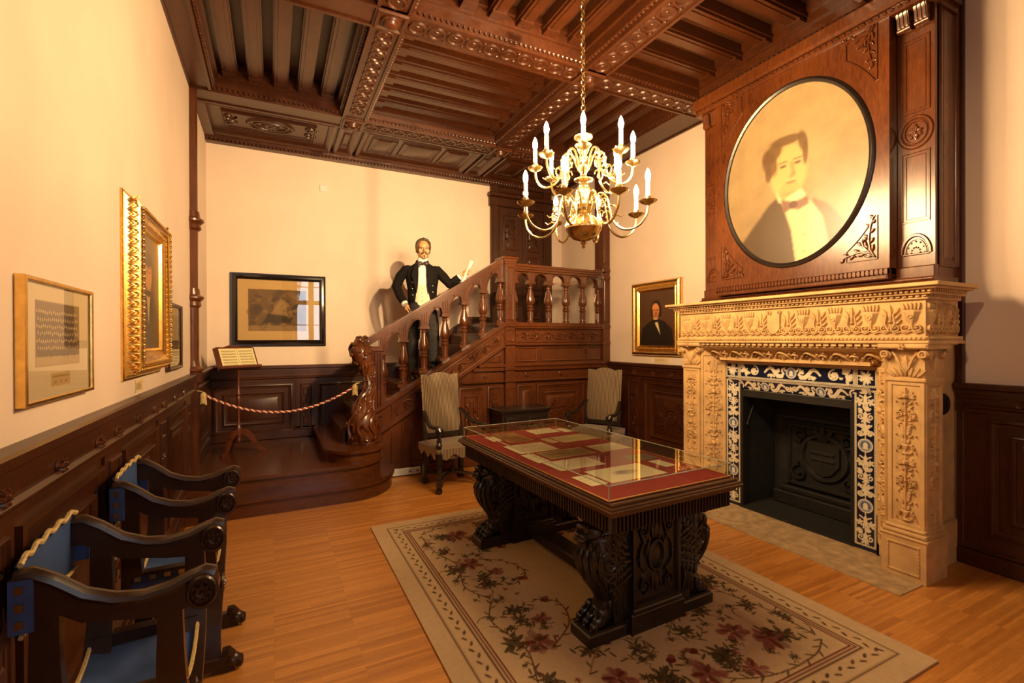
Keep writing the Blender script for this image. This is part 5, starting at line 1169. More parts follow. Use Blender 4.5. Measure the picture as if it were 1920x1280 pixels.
# ================================================================ upholstered armchairs (local: faces -y)
def armchair(label):
    t = thing('armchair', label, 'chair', (0, 0, 0), 0, 'striped armchairs by the stair', world=False)
    for s in (-1, 1):
        b = MB(T(s * .265, -.235, 0)); b.lathe([(.001, .0), (.03, .006), (.036, .03), (.03, .05), (.02, .058), (.03, .066), (.03, .075)], 14); b.box(-.028, .028, -.028, .028, .075, .15)
        b.lathe([(.022, .15), (.03, .162), (.018, .172), (.026, .20), (.03, .235), (.02, .262), (.032, .275), (.032, .285), (.018, .295), (.018, .30)], 14); b.box(-.027, .027, -.027, .027, .30, .42)
        b.lathe([(.022, .42), (.032, .432), (.02, .445), (.03, .48), (.034, .51), (.022, .535), (.033, .55), (.019, .562), (.017, .60), (.024, .625), (.024, .65)], 14); build('leg', b, W_BLACK, t)
        b = MB(); b.tube([(s * .225, .235, 0), (s * .225, .225, .18), (s * .225, .22, .44), (s * .222, .235, .58), (s * .215, .27, .75)], .024, 4, rect=True, up=(0, 1, 0)); b.box(s * .225 - .03, s * .225 + .03, .205, .262, 0, .07); build('leg', b, W_BLACK, t)
        b = MB(); b.tube([(s * .225, .245, .80), (s * .24, .19, .775), (s * .255, .09, .71), (s * .265, -.02, .672), (s * .27, -.13, .675), (s * .27, -.215, .685), (s * .27, -.262, .675), (s * .27, -.285, .65)], [.02, .024, .025, .024, .025, .029, .028, .018], 8, sx=1.1, sy=.8)
        for e in (-1, 1): b.tube([(s * .27 + e * .03, -.262, .655), (s * .27 + e * .036, -.262, .655)], .024, 10)
        build('arm', b, W_BLACK, t)
    b = MB(); b.tube([(-.265, -.235, .115), (-.1, -.04, .13), (0, 0, .15), (.1, -.04, .13), (.265, -.235, .115)], [.016, .018, .02, .018, .016], 8); b.tube([(-.225, .225, .115), (-.1, .03, .13), (0, 0, .15), (.1, .03, .13), (.225, .225, .115)], [.016, .018, .02, .018, .016], 8)
    b.ell((0, 0, .165), (.03, .03, .035)); build('stretcher', b, W_BLACK, t)
    b = MB(); n = 18; vs = []; fs = []                            # seat with a scalloped apron
    for i in range(n + 1):
        u = -1 + 2 * i / n
        for j in range(n + 1):
            v = -1 + 2 * j / n; e = max(abs(u), abs(v)); vs.append((u * (.285 + .012 * (v < 0)), v * .255, .462 + .04 * (1 - e ** 3)))
    for i in range(n):
        for j in range(n): a = i * (n + 1) + j; fs.append((a, a + 1, a + n + 2, a + n + 1))
    per = [(-1 + 2 * i / n, -1) for i in range(n)] + [(1, -1 + 2 * i / n) for i in range(n)] + [(1 - 2 * i / n, 1) for i in range(n)] + [(-1, 1 - 2 * i / n) for i in range(n)]
    k = len(vs); m = len(per)
    for u, v in per: vs.append((u * .293, v * .26, .462))
    for q, (u, v) in enumerate(per): t_ = (u if abs(v) == 1 else v); vs.append((u * .290, v * .257, .372 - .028 * math.cos(PI * 3 * t_) * (1 if abs(t_) < .95 else .4)))
    for q in range(m): fs.append((k + q, k + (q + 1) % m, k + m + (q + 1) % m, k + m + q))
    idx = [i * (n + 1) for i in range(n)] + [n * (n + 1) + j for j in range(n)] + [(n - i) * (n + 1) + n for i in range(n)] + [n - j for j in range(n)]
    for q in range(m): fs.append((idx[q], idx[(q + 1) % m], k + (q + 1) % m, k + q))
    b.add(vs, fs); b.box(-.26, .26, -.23, .23, .35, .44); seat = build('seat', b, STRIPE, t, smooth=50)
    b = MB(T(0, .235, .55) @ RX(-.13)); nx, nz = 14, 20; vs = []; fs = []
    def top(u): return .655 + .022 * math.cos(PI * 2 * u) * 0 + (.03 * (1 - (abs(u) / .55) ** 2) if abs(u) < .55 else -.012 + .03 * (abs(u) - .55) / .45 * (1 if abs(u) < .9 else .2))
    for f in (0, 1):
        for i in range(nx + 1):
            u = -1 + 2 * i / nx
            for j in range(nz + 1):
                v = j / nz; e = max(abs(u), abs(2 * v - 1)); d = .03 * (1 - e ** 4) + .022; x = u * (.225 - .006 * (1 - v)); vs.append((x, (-d if f == 0 else d * .6 + .005), v * top(u)))
    K = (nx + 1) * (nz + 1)
    for f in (0, 1):
        for i in range(nx):
            for j in range(nz): a = f * K + i * (nz + 1) + j; fs.append((a, a + 1, a + nz + 2, a + nz + 1))
    ed = [i * (nz + 1) for i in range(nx)] + [nx * (nz + 1) + j for j in range(nz)] + [(nx - i) * (nz + 1) + nz for i in range(nx)] + [nz - j for j in range(nz)]
    for q in range(len(ed)): a, c_ = ed[q], ed[(q + 1) % len(ed)]; fs.append((a, c_, K + c_, K + a))
    b.add(vs, fs); bk = build('backrest', b, STRIPE, t, smooth=50)
    b = MB(T(0, .235, .55) @ RX(-.13))
    for s in (-1, 1):
        for j in range(26): b.ell((s * .226, .0, .01 + .645 * j / 25), (.008, .012, .012), None, 5, 4)
    build('fringe', b, BRAID, bk)
    b = MB(); b.box(-.22, .22, .215, .25, .50, .56); build('back_rail', b, W_BLACK, t)
    return t
ac = armchair('striped high-back armchair left of the low dark cabinet, beside the stair foot')
AC1 = ((1.775, 5.03, 0), .12)
ac.location = AC1[0]; ac.rotation_euler = (0, 0, AC1[1])
dup(ac, (3.66, 4.92, 0), -1.02, 'striped high-back armchair in the corner beside the fireplace wall')

# low dark cabinet between them
cab = thing('side_cabinet', 'low black carved cabinet between the two striped armchairs', 'cabinet', (2.82, 5.40, 0))
b = MB(); b.box(2.50, 3.15, 5.25, 5.57, .10, .70); b.box(2.52, 3.13, 5.27, 5.57, 0, .1); build('body', b, W_BLACK, cab)
b = MB(); b.box(2.46, 3.19, 5.21, 5.585, .715, .745, .006); b.box(2.48, 3.17, 5.23, 5.58, .695, .715); build('top', b, W_BLACK, cab)
for a, c in ((2.53, 2.815), (2.835, 3.12)):
    b = MB(plane((0, 5.25, 0), (1, 0, 0), (0, 0, 1), (0, -1, 0))); b.box(a, c, .14, .66, 0, .012); b.panel(a + .02, c - .02, .16, .64, .012, .014, False, .03); carve(b, (a + c) / 2, .40, .10, .18, .016, .014); d = build('door', b, W_BLACK, cab)
    b = MB(); b.ell((2.805 if a < 2.6 else 2.845, 5.225, .42), .012); build('knob', b, BRASS, d)

# ================================================================ X-frame chairs along the left wall (local: faces +x)
def xchair(label):
    t = thing('folding_armchair', label, 'chair', (0, 0, 0), 0, 'blue X-frame chairs along the left wainscot', world=False); W = .225
    for s in (-1, 1):
        P = [(-.275, .925), (-.235, .925), (-.18, .895), (-.11, .845), (-.03, .815), (.05, .805), (.13, .815), (.19, .835), (.235, .845), (.262, .835)]
        b = MB(); A = [(x, z) for x, z in P]; Bt = [(x, z - (.085 - .03 * math.exp(-((x - .0) / .1) ** 2) if x < .2 else .07)) for x, z in P]
        b.M = plane((0, s * W, 0), (1, 0, 0), (0, 0, 1), (0, s, 0)); b.strip([(x, z - .012) for x, z in A], Bt, -.021, .021); b.M = Matrix(); b.tube([(x, s * W, z - .006) for x, z in A], .019, 10, sx=1.45, sy=1, up=(0, 0, 1)); b.M = plane((0, s * W, 0), (1, 0, 0), (0, 0, 1), (0, s, 0))
        b.tube([(.225, .79, -.036), (.225, .79, .036)], .052, 18)
        for e in (-1, 1): b.M = plane((0, s * W + e * .036, 0), (1, 0, 0), (0, 0, 1), (0, e, 0)); b.ring(.225, .79, .042, .008, .008, 0, 16); b.rosette(.225, .79, .032, .012, 0, 8)
        build('arm', b, W_SCISSOR, t)
        for x, nm in ((.14, 0), (-.19, 1)):                        # crossing frame legs, each from an arm to the opposite foot
            y = lambda q: s * q; b = MB(); Q = [(x, y(W), .80 if x > 0 else .84), (x, y(W + .005), .70), (x, y(W - .005), .58), (x, y(W - .05), .47), (x, y(.105), .385), (x, y(0), .325), (x, y(-.105), .255), (x, y(-.18), .16), (x, y(-.205), .05)]
            xo = .012 * s; Q = [(p[0] + xo, p[1], p[2]) for p in Q]
            b.tube(Q, [.028, .03, .034, .036, .034, .034, .032, .030, .032], 4, sx=1.25, sy=.62, rect=True, up=(1, 0, 0) if False else (0, s, .4)); build('leg', b, W_SCISSOR, t)
        b = MB(T(0, s * .205, 0)); b.box(-.27, .23, -.026, .026, .02, .075, .008)
        for x in (.245,):
            b.ell((x, 0, .04), (.05, .036, .034)); 
            for q in (-1, 0, 1): b.ell((x + .036, q * .02, .03), (.022, .012, .022), None, 7, 5)
            b.tube([(x - .05, 0, .085), (x - .02, 0, .08), (x + .01, 0, .06)], [.022, .03, .02], 8)
        b.ell((-.27, 0, .04), (.03, .03, .03)); b.box(-.25, -.2, -.024, .024, 0, .03); b.box(.15, .26, -.024, .024, 0, .03); build('foot', b, W_SCISSOR, t)
        b = MB(); b.tube([(-.21, s * .195, .505), (.17, s * .195, .505)], .022, 4, rect=True); rl_ = build('seat_rail', b, W_SCISSOR, t)
        for k in range(6): b = MB(); x = -.18 + .064 * k; b.box(x - .014, x + .014, s * .214, s * .221, .494, .514); build('stud', b, BRASS, rl_)
    b = MB(); b.tube([(-.19, 0, .325), (.15, 0, .325)], .016, 10)
    for e, x in ((1, .185), (-1, -.235)): b.M = plane((x, 0, .325), (0, 1, 0), (0, 0, 1), (e, 0, 0)); b.box(-.05, .05, -.05, .05, -.03, 0, .012); b.ring(0, 0, .04, .009, .01, 0, 16); b.rosette(0, 0, .034, .014, 0, 8)
    build('pivot', b, W_SCISSOR, t)
    b = MB(); n = 16; m = 8; vs = []; fs = []
    for f in (0, 1):
        for i in range(n + 1):
            y = -.205 + .41 * i / n; sag = .455 + .055 * (y / .205) ** 2
            for j in range(m + 1):
                x = -.20 + .36 * j / m; e = abs(2 * j / m - 1); vs.append((x, y, sag - .012 * (1 - e) + .006 * sin(9 * y + 20 * x) - .012 * f))
    K = (n + 1) * (m + 1)
    for f in (0, 1):
        for i in range(n):
            for j in range(m): a = f * K + i * (m + 1) + j; fs.append((a, a + 1, a + m + 2, a + m + 1))
    b.add(vs, fs)
    for s in (-1, 1): b.box(-.21, .17, s * .205, s * .217, .44, .515)
    st_ = build('seat', b, BLUE, t, smooth=60)
    for x in (-.205, .165):
        b = MB(); b.tube([(x, -.21 + .42 * i / 24, .46 + .055 * ((-.21 + .42 * i / 24) / .205) ** 2 + .0015 * (i % 2)) for i in range(25)], .0085, 6); build('fringe', b, BRAID, st_)
    b = MB(); vs = []; fs = []                                     # sling back between the rear ends of the arms
    def tp(u): return .950 + .006 * math.cos(u * 5 * PI)
    for f in (0, 1):
        for i in range(21):
            u = -1 + .1 * i; y = u * .232; x0 = -.268 - .010 * (1 - u * u)
            for v in (0, .33, .66, 1): vs.append((x0 - .008 * f + .006 * sin(6 * u + 5 * v) * (1 - abs(u)), y, .755 + (tp(u) - .755) * v))
    for f in (0, 1):
        for i in range(20):
            for j in range(3): a = f * 84 + i * 4 + j; fs.append((a, a + 1, a + 5, a + 4))
    for i in range(20):
        for j in (0, 3): a = i * 4 + j; fs.append((a, a + 4, a + 88, a + 84))
    b.add(vs, fs)
    for s in (-1, 1): b.box(-.28, -.225, s * .245, s * .251, .775, .915); b.box(-.285, -.275, s * .2, s * .251, .775, .915)
    bk = build('back_sling', b, BLUE, t, smooth=60)
    b = MB(); b.tube([(-.262 - .010 * (1 - (-1 + .05 * i) ** 2), (-1 + .05 * i) * .232, tp(-1 + .05 * i) + .003 + .0015 * (i % 2)) for i in range(41)], .0085, 6); b.tube([(-.262 - .010 * (1 - (-1 + .05 * i) ** 2), (-1 + .05 * i) * .232, .757 + .0015 * (i % 2)) for i in range(41)], .0075, 6); build('fringe', b, BRAID, bk)
    for s in (-1, 1):
        for k in range(3): b = MB(); z = .80 + .045 * k; b.box(-.268, -.248, s * .250, s * .257, z - .010, z + .010); build('stud', b, BRASS, bk)
    for o in t.children_recursive:
        for v in o.data.vertices: v.co.x *= .86; v.co.z *= 1.045
    return t
xc = xchair('nearer dark X-frame armchair with blue seat, in the lower left corner'); xc.location = (-.40, 2.0, 0); xc.rotation_euler = (0, 0, .03)
dup(xc, (-.40, 2.90, 0), .02, 'farther dark X-frame armchair with blue seat, close to the wooden steps')

# ================================================================ music stand, score, rope
ms = thing('music_stand', 'slender reddish wooden music stand on the stair platform', 'music stand', (-.35, 6.22, .335), .62, world=False)
b = MB(); b.lathe([(.001, .12), (.022, .125), (.026, .15), (.02, .17), (.03, .19), (.03, .28), (.022, .30), (.014, .33), (.012, .50), (.022, .515), (.012, .53), (.02, .56), (.026, .60), (.016, .64), (.024, .66), (.013, .68), (.012, .95), (.02, .965), (.001, .97)], 14); build('post', b, W_STAND, ms)
for k in range(3): a = 2 * PI * k / 3 - .7; b = MB(RZ(a)); b.tube([(.02, 0, .24), (.07, 0, .235), (.13, 0, .17), (.18, 0, .07), (.22, 0, .025), (.27, 0, .012)], [.022, .024, .022, .018, .014, .012], 4, sx=.7, sy=1.3, rect=True, up=(0, 0, 1)); build('leg', b, W_STAND, ms)
DM = T(0, -.02, .955) @ RX(-.42)
b = MB(DM); P = [(-.235, 0), (.235, 0), (.235, .25), (.20, .265), (.12, .262), (.06, .285), (0, .278), (-.06, .285), (-.12, .262), (-.2, .265), (-.235, .25)]
b.M = DM @ Matrix(((1, 0, 0, 0), (0, 0, -1, 0), (0, 1, 0, 0), (0, 0, 0, 1))); b.prism(P, -.012, .006); b.box(-.24, .24, -.012, .004, -.012, .055); b.box(-.24, .24, .004, .018, .045, .055); build('desk', b, W_STAND, ms)
c = Cv(.40, .235, .0036, lin((222, 204, 150))); c.noise(.04, .04); c.line([(.2, 0), (.2, .235)], .003, lin((150, 130, 84)))
for pg in (0, .2):
    for i in range(6):
        y = .21 - .034 * i
        for q in range(5): c.line([(pg + .018, y - .0045 * q), (pg + .182, y - .0045 * q)], .0012, INK, .55)
        for q in range(14): c.ell(pg + .025 + .0115 * q, y - .009 + RNG.uniform(-.008, .008), .0032, .0024, INK, .4, .75)
sm_ = c.build('sheet_music', T(-.35, 6.22, .335) @ RZ(.62) @ DM @ Matrix(((1, 0, 0, -.185), (0, 0, -1, -.012), (0, 1, 0, .006), (0, 0, 0, 1))), PAINT_M, None, .005); tag(sm_, 'open page of printed music resting on the wooden music stand', 'sheet music')
rope = thing('barrier_rope', 'red and white twisted barrier rope hung across the platform below the music stand', 'rope', (.06, 5.5, .86))
A, B_ = Vector((-.615, 5.56, 1.075)), Vector((.80, 5.43, 1.10)); n = 150
def sagp(t): p = A.lerp(B_, t); p.z -= .225 * (1 - (2 * t - 1) ** 2); return p
for q, m_ in ((0, simple('red_rope', (.33, .03, .022), .8, 0, .2, 80)), (PI, simple('white_rope', (.70, .58, .44), .8, 0, .2, 80))):
    b = MB(); P = []
    for i in range(n + 1):
        t = i / n; p = sagp(t); a = t * 2 * PI * 26 + q; P.append((p.x, p.y + .0062 * cos(a), p.z + .0062 * sin(a)))
    b.tube(P, .0078, 6); build('strand', b, m_, rope)
for p, d in ((A, 1), (B_, -1)):
    b = MB(T(*p)); b.ell((0, 0, -.02), (.032, .03, .045)); rr2 = random.Random(2)
    for k in range(16): a = 2 * PI * k / 16; b.tube([(.018 * cos(a), .018 * sin(a), -.03), (.026 * cos(a), .026 * sin(a), -.075 - rr2.uniform(0, .03))], [.009, .007], 5)
    b.tube([(0, 0, .02), (-.02 * d, .01, .03), (-.05 * d, .02, .035)], .007, 6); build('tassel', b, BRAID, rope)

# ================================================================ pictures
def glazed(t, M, w, h, n): b = MB(M); b.box(0, w, 0, h, n, n + .002); build('glass', b, PANE, t, smooth=0)
# group photograph
t = thing('group_photograph', 'thin gold framed sepia group photograph, nearest the viewer on the left wall', 'picture', (XL, 2.25, 1.40))
y0, y1, zz0, zz1 = 2.02, 2.655, 1.391, 1.814; w, h = y1 - y0, zz1 - zz0; M = plane((XL, y0, zz0), (0, 1, 0), (0, 0, 1), (1, 0, 0))
b = MB(M); b.frame(0, w, 0, h, [(0, 0), (0, .026), (.003, .029), (.012, .029), (.014, .026), (.015, .019)]); build('frame', b, GOLD, t)
b = MB(M); b.box(.002, w - .002, .002, h - .002, 0, .012); build('backing', b, W_THIN, t)
c = Cv(w - .024, h - .024, .0034, lin((206, 184, 146))); c.noise(.02, .1)
u0, u1, v0, v1 = .10, .50, .115, .335; c.rect(u0 - .004, u1 + .004, v0 - .004, v1 + .004, lin((150, 124, 88))); c.rect(u0, u1, v0, v1, lin((116, 92, 62))); c.rect(u0, u1, v0, v0 + .03, lin((172, 144, 100)))
for r in range(6):
    for k in range(22): u = u0 + .012 + (u1 - u0 - .024) * (k + .5 * (r % 2)) / 22; v = v0 + .185 - .025 * r + RNG.uniform(-.003, .003); c.rect(u - .006, u + .006, v - .03, v - .005, lin((70, 52, 34)), .8); c.ell(u, v, .0042, .0054, lin((198, 170, 122)), .4)
c.rect(.225, .40, .035, .083, lin((186, 152, 96))); c.line([(.235, .071), (.39, .071)], .003, INK, .6); c.line([(.255, .05), (.27, .05)], .006, INK, .5); c.ell(.312, .051, .006, .006, INK, .5, .6); c.line([(.355, .05), (.37, .05)], .006, INK, .5)
c.build('print', plane((XL + .013, y0 + .012, zz0 + .012), (0, 1, 0), (0, 0, 1), (1, 0, 0)), PAINT_M, t); glazed(t, M @ T(.012, .012, 0), w - .024, h - .024, .0165)
# deep gilded frame
t = thing('gilded_portrait', 'dark portrait in a deep ornate gold frame on the left wall', 'painting', (XL, 3.42, 1.41))
y0, y1, zz0, zz1 = 3.18, 4.11, 1.388, 2.415; w, h = y1 - y0, zz1 - zz0; M = plane((XL, y0, zz0), (0, 1, 0), (0, 0, 1), (1, 0, 0))
b = MB(M); b.frame(0, w, 0, h, [(0, 0), (0, .010), (.010, .014), (.014, .013), (.018, .018), (.022, .018), (.030, .025), (.045, .048), (.064, .074), (.070, .077), (.074, .084), (.084, .086), (.092, .081), (.100, .072), (.118, .066), (.126, .060), (.150, .049), (.156, .051), (.164, .041), (.172, .030)])
fr_ = build('frame', b, GOLD, t)
b = MB(); r3 = random.Random(4)
def side(o, U, V, L):                                             # leaf carving on the sloping sides; U along, V inward
    Nn = Vector(U).cross(Vector(V)); Nn = Nn if Nn.x > 0 else -Nn; s = Vector(V) * .036 + Vector((1, 0, 0)) * .050; s.normalize(); nn = Vector((1, 0, 0)) * .584 - Vector(V) * .81; nn.normalize()
    b.M = plane(Vector(o) + Vector(V) * .030 + Vector((.025, 0, 0)), U, s, nn); n = int(L / .05)
    for i in range(n):
        u = .03 + (L - .06) * (i + .5) / n
        b.leaf(u, .0, PI / 2, .060, .017, .010, 0); b.leaf(u, .006, PI / 2 + .6, .045, .011, .009, 0); b.leaf(u, .006, PI / 2 - .6, .045, .011, .009, 0); b.dome(u + .025, .012, .007, .008, 0, 6); b.spiral(u + .025, .042, .012, 0, 1.2, .004, .008, 0)
    b.beads(.01, L - .01, -.022, .007, .008, .0, pitch=.017)
    b.M = plane(Vector(o) + Vector(V) * .079 + Vector((.085, 0, 0)), U, V, (1, 0, 0)); n = int((L - .16) / .034)
    for i in range(n): u = .085 + (L - .17) * (i + .5) / n; b.leaf(u, -.008, .5, .034, .010, .012, 0); b.leaf(u, .008, -.5, .034, .010, .012, 0)
side((XL, y0, zz0), (0, 0, 1), (0, 1, 0), h); side((XL, y1, zz0), (0, 0, 1), (0, -1, 0), h); side((XL, y0, zz1), (0, 1, 0), (0, 0, -1), w); side((XL, y0, zz0), (0, 1, 0), (0, 0, 1), w)
build('carving', b, GOLD, fr_)
c = Cv(w - .336, h - .336, .006, lin((84, 62, 36))); c.noise(.25, .12); W_, H_ = c.w, c.h
c.poly([(0, 0), (W_, 0), (W_ * .95, H_ * .35), (W_ * .65, H_ * .52), (W_ * .35, H_ * .52), (W_ * .05, H_ * .35)], lin((34, 25, 17)), 1, 3); c.poly([(W_ * .42, H_ * .50), (W_ * .58, H_ * .50), (W_ * .5, H_ * .2)], lin((188, 160, 106)), .9, 2); c.ell(W_ * .5, H_ * .66, W_ * .15, H_ * .15, lin((180, 122, 66)), .25); c.ell(W_ * .5, H_ * .79, W_ * .17, H_ * .07, lin((44, 30, 18)), .4); c.ell(W_ * .5, H_ * .49, W_ * .08, H_ * .03, lin((24, 18, 14)), .3)
for g in (-1, 1): c.ell(W_ * (.5 + g * .055), H_ * .68, W_ * .03, H_ * .011, lin((70, 44, 24)), .4)
c.build('canvas', plane((XL + .034, y0 + .168, zz0 + .168), (0, 1, 0), (0, 0, 1), (1, 0, 0)), PAINT_G, t)
# small dark frame beside it
t = thing('dark_framed_print', 'narrow dark wood framed print under glass beside the half column', 'picture', (XL, 4.58, 1.375))
y0, y1, zz0, zz1 = 4.34, 4.92, 1.375, 1.90; w, h = y1 - y0, zz1 - zz0; M = plane((XL, y0, zz0), (0, 1, 0), (0, 0, 1), (1, 0, 0))
b = MB(M); b.frame(0, w, 0, h, [(0, 0), (0, .026), (.008, .032), (.022, .030), (.03, .020)]); build('frame', b, W_THIN, t)
c = Cv(w - .05, h - .05, .006, lin((150, 132, 96))); c.noise(.06, .1); c.rect(.06, c.w - .06, .09, c.h - .07, lin((112, 92, 62))); c.noise(.12, .05); c.build('print', plane((XL + .012, y0 + .025, zz0 + .025), (0, 1, 0), (0, 0, 1), (1, 0, 0)), PAINT_M, t); glazed(t, M, w, h, .017)
# black framed etching on the back wall
t = thing('framed_etching', 'brown etching in a wide black frame on the back wall above the music stand', 'picture', (.09, YB, 1.54))
x0, x1, zz0, zz1 = -.470, .640, 1.535, 2.462; w, h = x1 - x0, zz1 - zz0; M = plane((x0, YB, zz0), (1, 0, 0), (0, 0, 1), (0, -1, 0))
b = MB(M); b.frame(0, w, 0, h, [(0, 0), (0, .030), (.006, .036), (.018, .034), (.026, .044), (.05, .050), (.062, .044), (.072, .030), (.078, .022)]); build('frame', b, W_FRAME, t)
c = Cv(w - .14, h - .14, .006, lin((186, 150, 92))); c.noise(.03, .2); q0, q1, r0, r1 = .125, .80, .125, .66
c.rect(q0, q1, r0, r1, lin((100, 74, 42))); 
for k in range(120): u, v = RNG.uniform(q0 + .03, q1 - .03), RNG.uniform(r0 + .05, r1 - .03); d = RNG.uniform(.5, 1); c.ell(u, v, RNG.uniform(.015, .06), RNG.uniform(.01, .045), (lambda q: lin((34 + 110 * q, 25 + 82 * q, 16 + 44 * q)))(RNG.random()), .5, .75, RNG.uniform(0, 3))
c.poly([(q0 + .22, r0 + .14), (q0 + .36, r0 + .42), (q0 + .42, r0 + .40), (q0 + .46, r0 + .12)], lin((150, 116, 70)), .7, 2); c.poly([(q0 + .16, r0 + .10), (q0 + .5, r0 + .10), (q0 + .44, r0 + .2), (q0 + .22, r0 + .22)], lin((28, 20, 13)), .9, 3); c.rect(q0, q1, r0, r0 + .07, lin((150, 116, 70)), .6); c.rect(q0 + .02, q0 + .14, r0 + .2, r0 + .34, lin((66, 48, 30)), .7)
for k in range(260): u, v = RNG.uniform(q0, q1 - .05), RNG.uniform(r0, r1); c.line([(u, v), (u + RNG.uniform(.01, .05), v + RNG.uniform(-.02, .02))], .002, lin((62, 46, 28)), .4)
c.build('print', plane((x0 + .07, YB - .012, zz0 + .07), (1, 0, 0), (0, 0, 1), (0, -1, 0)), PAINT_M, t); glazed(t, M @ T(.07, .07, 0), w - .14, h - .14, .02)
# gold framed portrait on the right wall
t = thing('gold_framed_portrait', 'small dark portrait of a man in a gold frame left of the fireplace', 'painting', (XR, 4.6, 1.41))
y0, y1, zz0, zz1 = 4.20, 5.075, 1.392, 2.352; w, h = y1 - y0, zz1 - zz0; M = plane((XR, y1, zz0), (0, -1, 0), (0, 0, 1), (-1, 0, 0))
b = MB(M); b.frame(0, w, 0, h, [(0, 0), (0, .03), (.012, .05), (.035, .062), (.05, .056), (.062, .038), (.085, .034), (.092, .040), (.108, .040), (.12, .03), (.135, .016)]); b.beads(.05, w - .05, .098, .010, .008, .038, pitch=.03); b.beads(.05, w - .05, h - .098, .010, .008, .038, pitch=.03); b.beads(.05, h - .05, .098, .010, .008, .038, 'v', .03); b.beads(.05, h - .05, w - .098, .010, .008, .038, 'v', .03); build('frame', b, GOLD, t)
c = Cv(w - .26, h - .26, .006, lin((62, 38, 20))); W_, H_ = c.w, c.h; k = np.clip(1 - np.hypot((c.U - W_ * .6) / W_, (c.V - H_ * .55) / H_), 0, 1)[..., None]; c.a = c.a * (1 + .8 * k); c.noise(.12, .08)
c.poly([(W_ * .0, 0), (W_ * 1, 0), (W_ * .95, H_ * .3), (W_ * .72, H_ * .45), (W_ * .52, H_ * .49), (W_ * .32, H_ * .45), (W_ * .08, H_ * .32)], lin((20, 13, 9)), 1, 3); c.ell(W_ * .50, H_ * .665, W_ * .150, H_ * .165, lin((13, 8, 5)), .3); c.ell(W_ * .49, H_ * .645, W_ * .104, H_ * .125, lin((186, 112, 56)), .22); c.ell(W_ * .49, H_ * .56, W_ * .075, H_ * .075, lin((178, 106, 52)), .25); c.ell(W_ * .48, H_ * .70, W_ * .085, H_ * .07, lin((206, 134, 72)), .5)
for g in (-1, 1): c.ell(W_ * (.49 + g * .048), H_ * .655, W_ * .028, H_ * .010, lin((46, 26, 14)), .4); c.ell(W_ * (.50 + g * .125), H_ * .60, W_ * .030, H_ * .075, lin((13, 8, 5)), .4)
c.line([(W_ * .49, H_ * .655), (W_ * .505, H_ * .595), (W_ * .485, H_ * .588)], .008, lin((128, 70, 34)), .8, .01); c.ell(W_ * .49, H_ * .555, W_ * .04, H_ * .009, lin((120, 54, 34)), .4)
c.poly([(W_ * .40, H_ * .52), (W_ * .46, H_ * .47), (W_ * .52, H_ * .46), (W_ * .57, H_ * .52), (W_ * .52, H_ * .49), (W_ * .46, H_ * .50)], lin((214, 196, 150)), 1, 1); c.poly([(W_ * .46, H_ * .42), (W_ * .55, H_ * .43), (W_ * .62, H_ * .20)], lin((206, 184, 136)), 1, 1); c.poly([(W_ * .44, H_ * .48), (W_ * .60, H_ * .48), (W_ * .58, H_ * .43), (W_ * .52, H_ * .45), (W_ * .45, H_ * .42)], lin((16, 11, 9)), 1, 1)
c.build('canvas', plane((XR - .018, y1 - .13, zz0 + .13), (0, -1, 0), (0, 0, 1), (-1, 0, 0)), PAINT_G, t)
# captions, wall plate, sockets
def card(lab, M, w, h, n):
    c = Cv(w, h, .005, lin((214, 190, 140)))
    for i in range(n): c.line([(.012, h - .02 - (h - .03) * i / n), (w * RNG.uniform(.6, .92), h - .02 - (h - .03) * i / n)], .004, INK, .5)
    return tag(c.build('caption_card', M, PAINT_M, None, .004), lab, 'card')
card('small caption card on the left wall under the ornate gold frame', plane((XL + .0045, 3.47, 1.30), (0, 1, 0), (0, 0, 1), (1, 0, 0)), .17, .072, 6)
card('small caption card on the right wall under the gold framed portrait', plane((XR - .0045, 4.68, 1.305), (0, -1, 0), (0, 0, 1), (-1, 0, 0)), .24, .062, 2)
b = MB(PB); b.box(.575, .672, 3.61, 3.70, 0, .012, .006); pl = build('wall_plate', b, WHITE); tag(pl, 'small white square blanking plate high on the back wall', 'wall plate')
b = MB(PB); b.lathe([(.010, .012), (.010, .015), (.001, .016)], 10, T(.6235, 3.655, 0)); build('screw_cap', b, WHITE, pl)
so = thing('socket_strip', 'white strip of four wall sockets at the foot of the stair panelling', 'power socket', (1.41, YS, .05))
b = MB(plane((0, YS - .041, 0), (1, 0, 0), (0, 0, 1), (0, -1, 0))); b.box(1.24, 1.575, .012, .095, 0, .02, .004); build('housing', b, WHITE, so)
for k in range(4):
    b = MB(plane((0, YS - .041, 0), (1, 0, 0), (0, 0, 1), (0, -1, 0))); x = 1.283 + .083 * k; b.frame(x - .036, x + .036, .018, .09, [(0, .02), (.002, .023), (.006, .023), (.008, .02)])
    if k < 2: b.lathe([(.022, .0205), (.022, .022), (.019, .0222), (.018, .0215), (.001, .0212)], 16, T(x, .054, 0)); o = build('socket', b, WHITE, so); b = MB(plane((0, YS - .041, 0), (1, 0, 0), (0, 0, 1), (0, -1, 0))); [b.lathe([(.003, .021), (.003, .0225), (.001, .0226)], 8, T(x + e * .0095, .054, 0)) for e in (-1, 1)]; build('pin_hole', b, DARK, o)
    else: o = build('socket', b, WHITE, so); b = MB(plane((0, YS - .041, 0), (1, 0, 0), (0, 0, 1), (0, -1, 0))); b.box(x - .016, x - .002, .044, .058, .0205, .0225); b.box(x + .002, x + .016, .044, .058, .0205, .0225); build('jack', b, DARK, o)
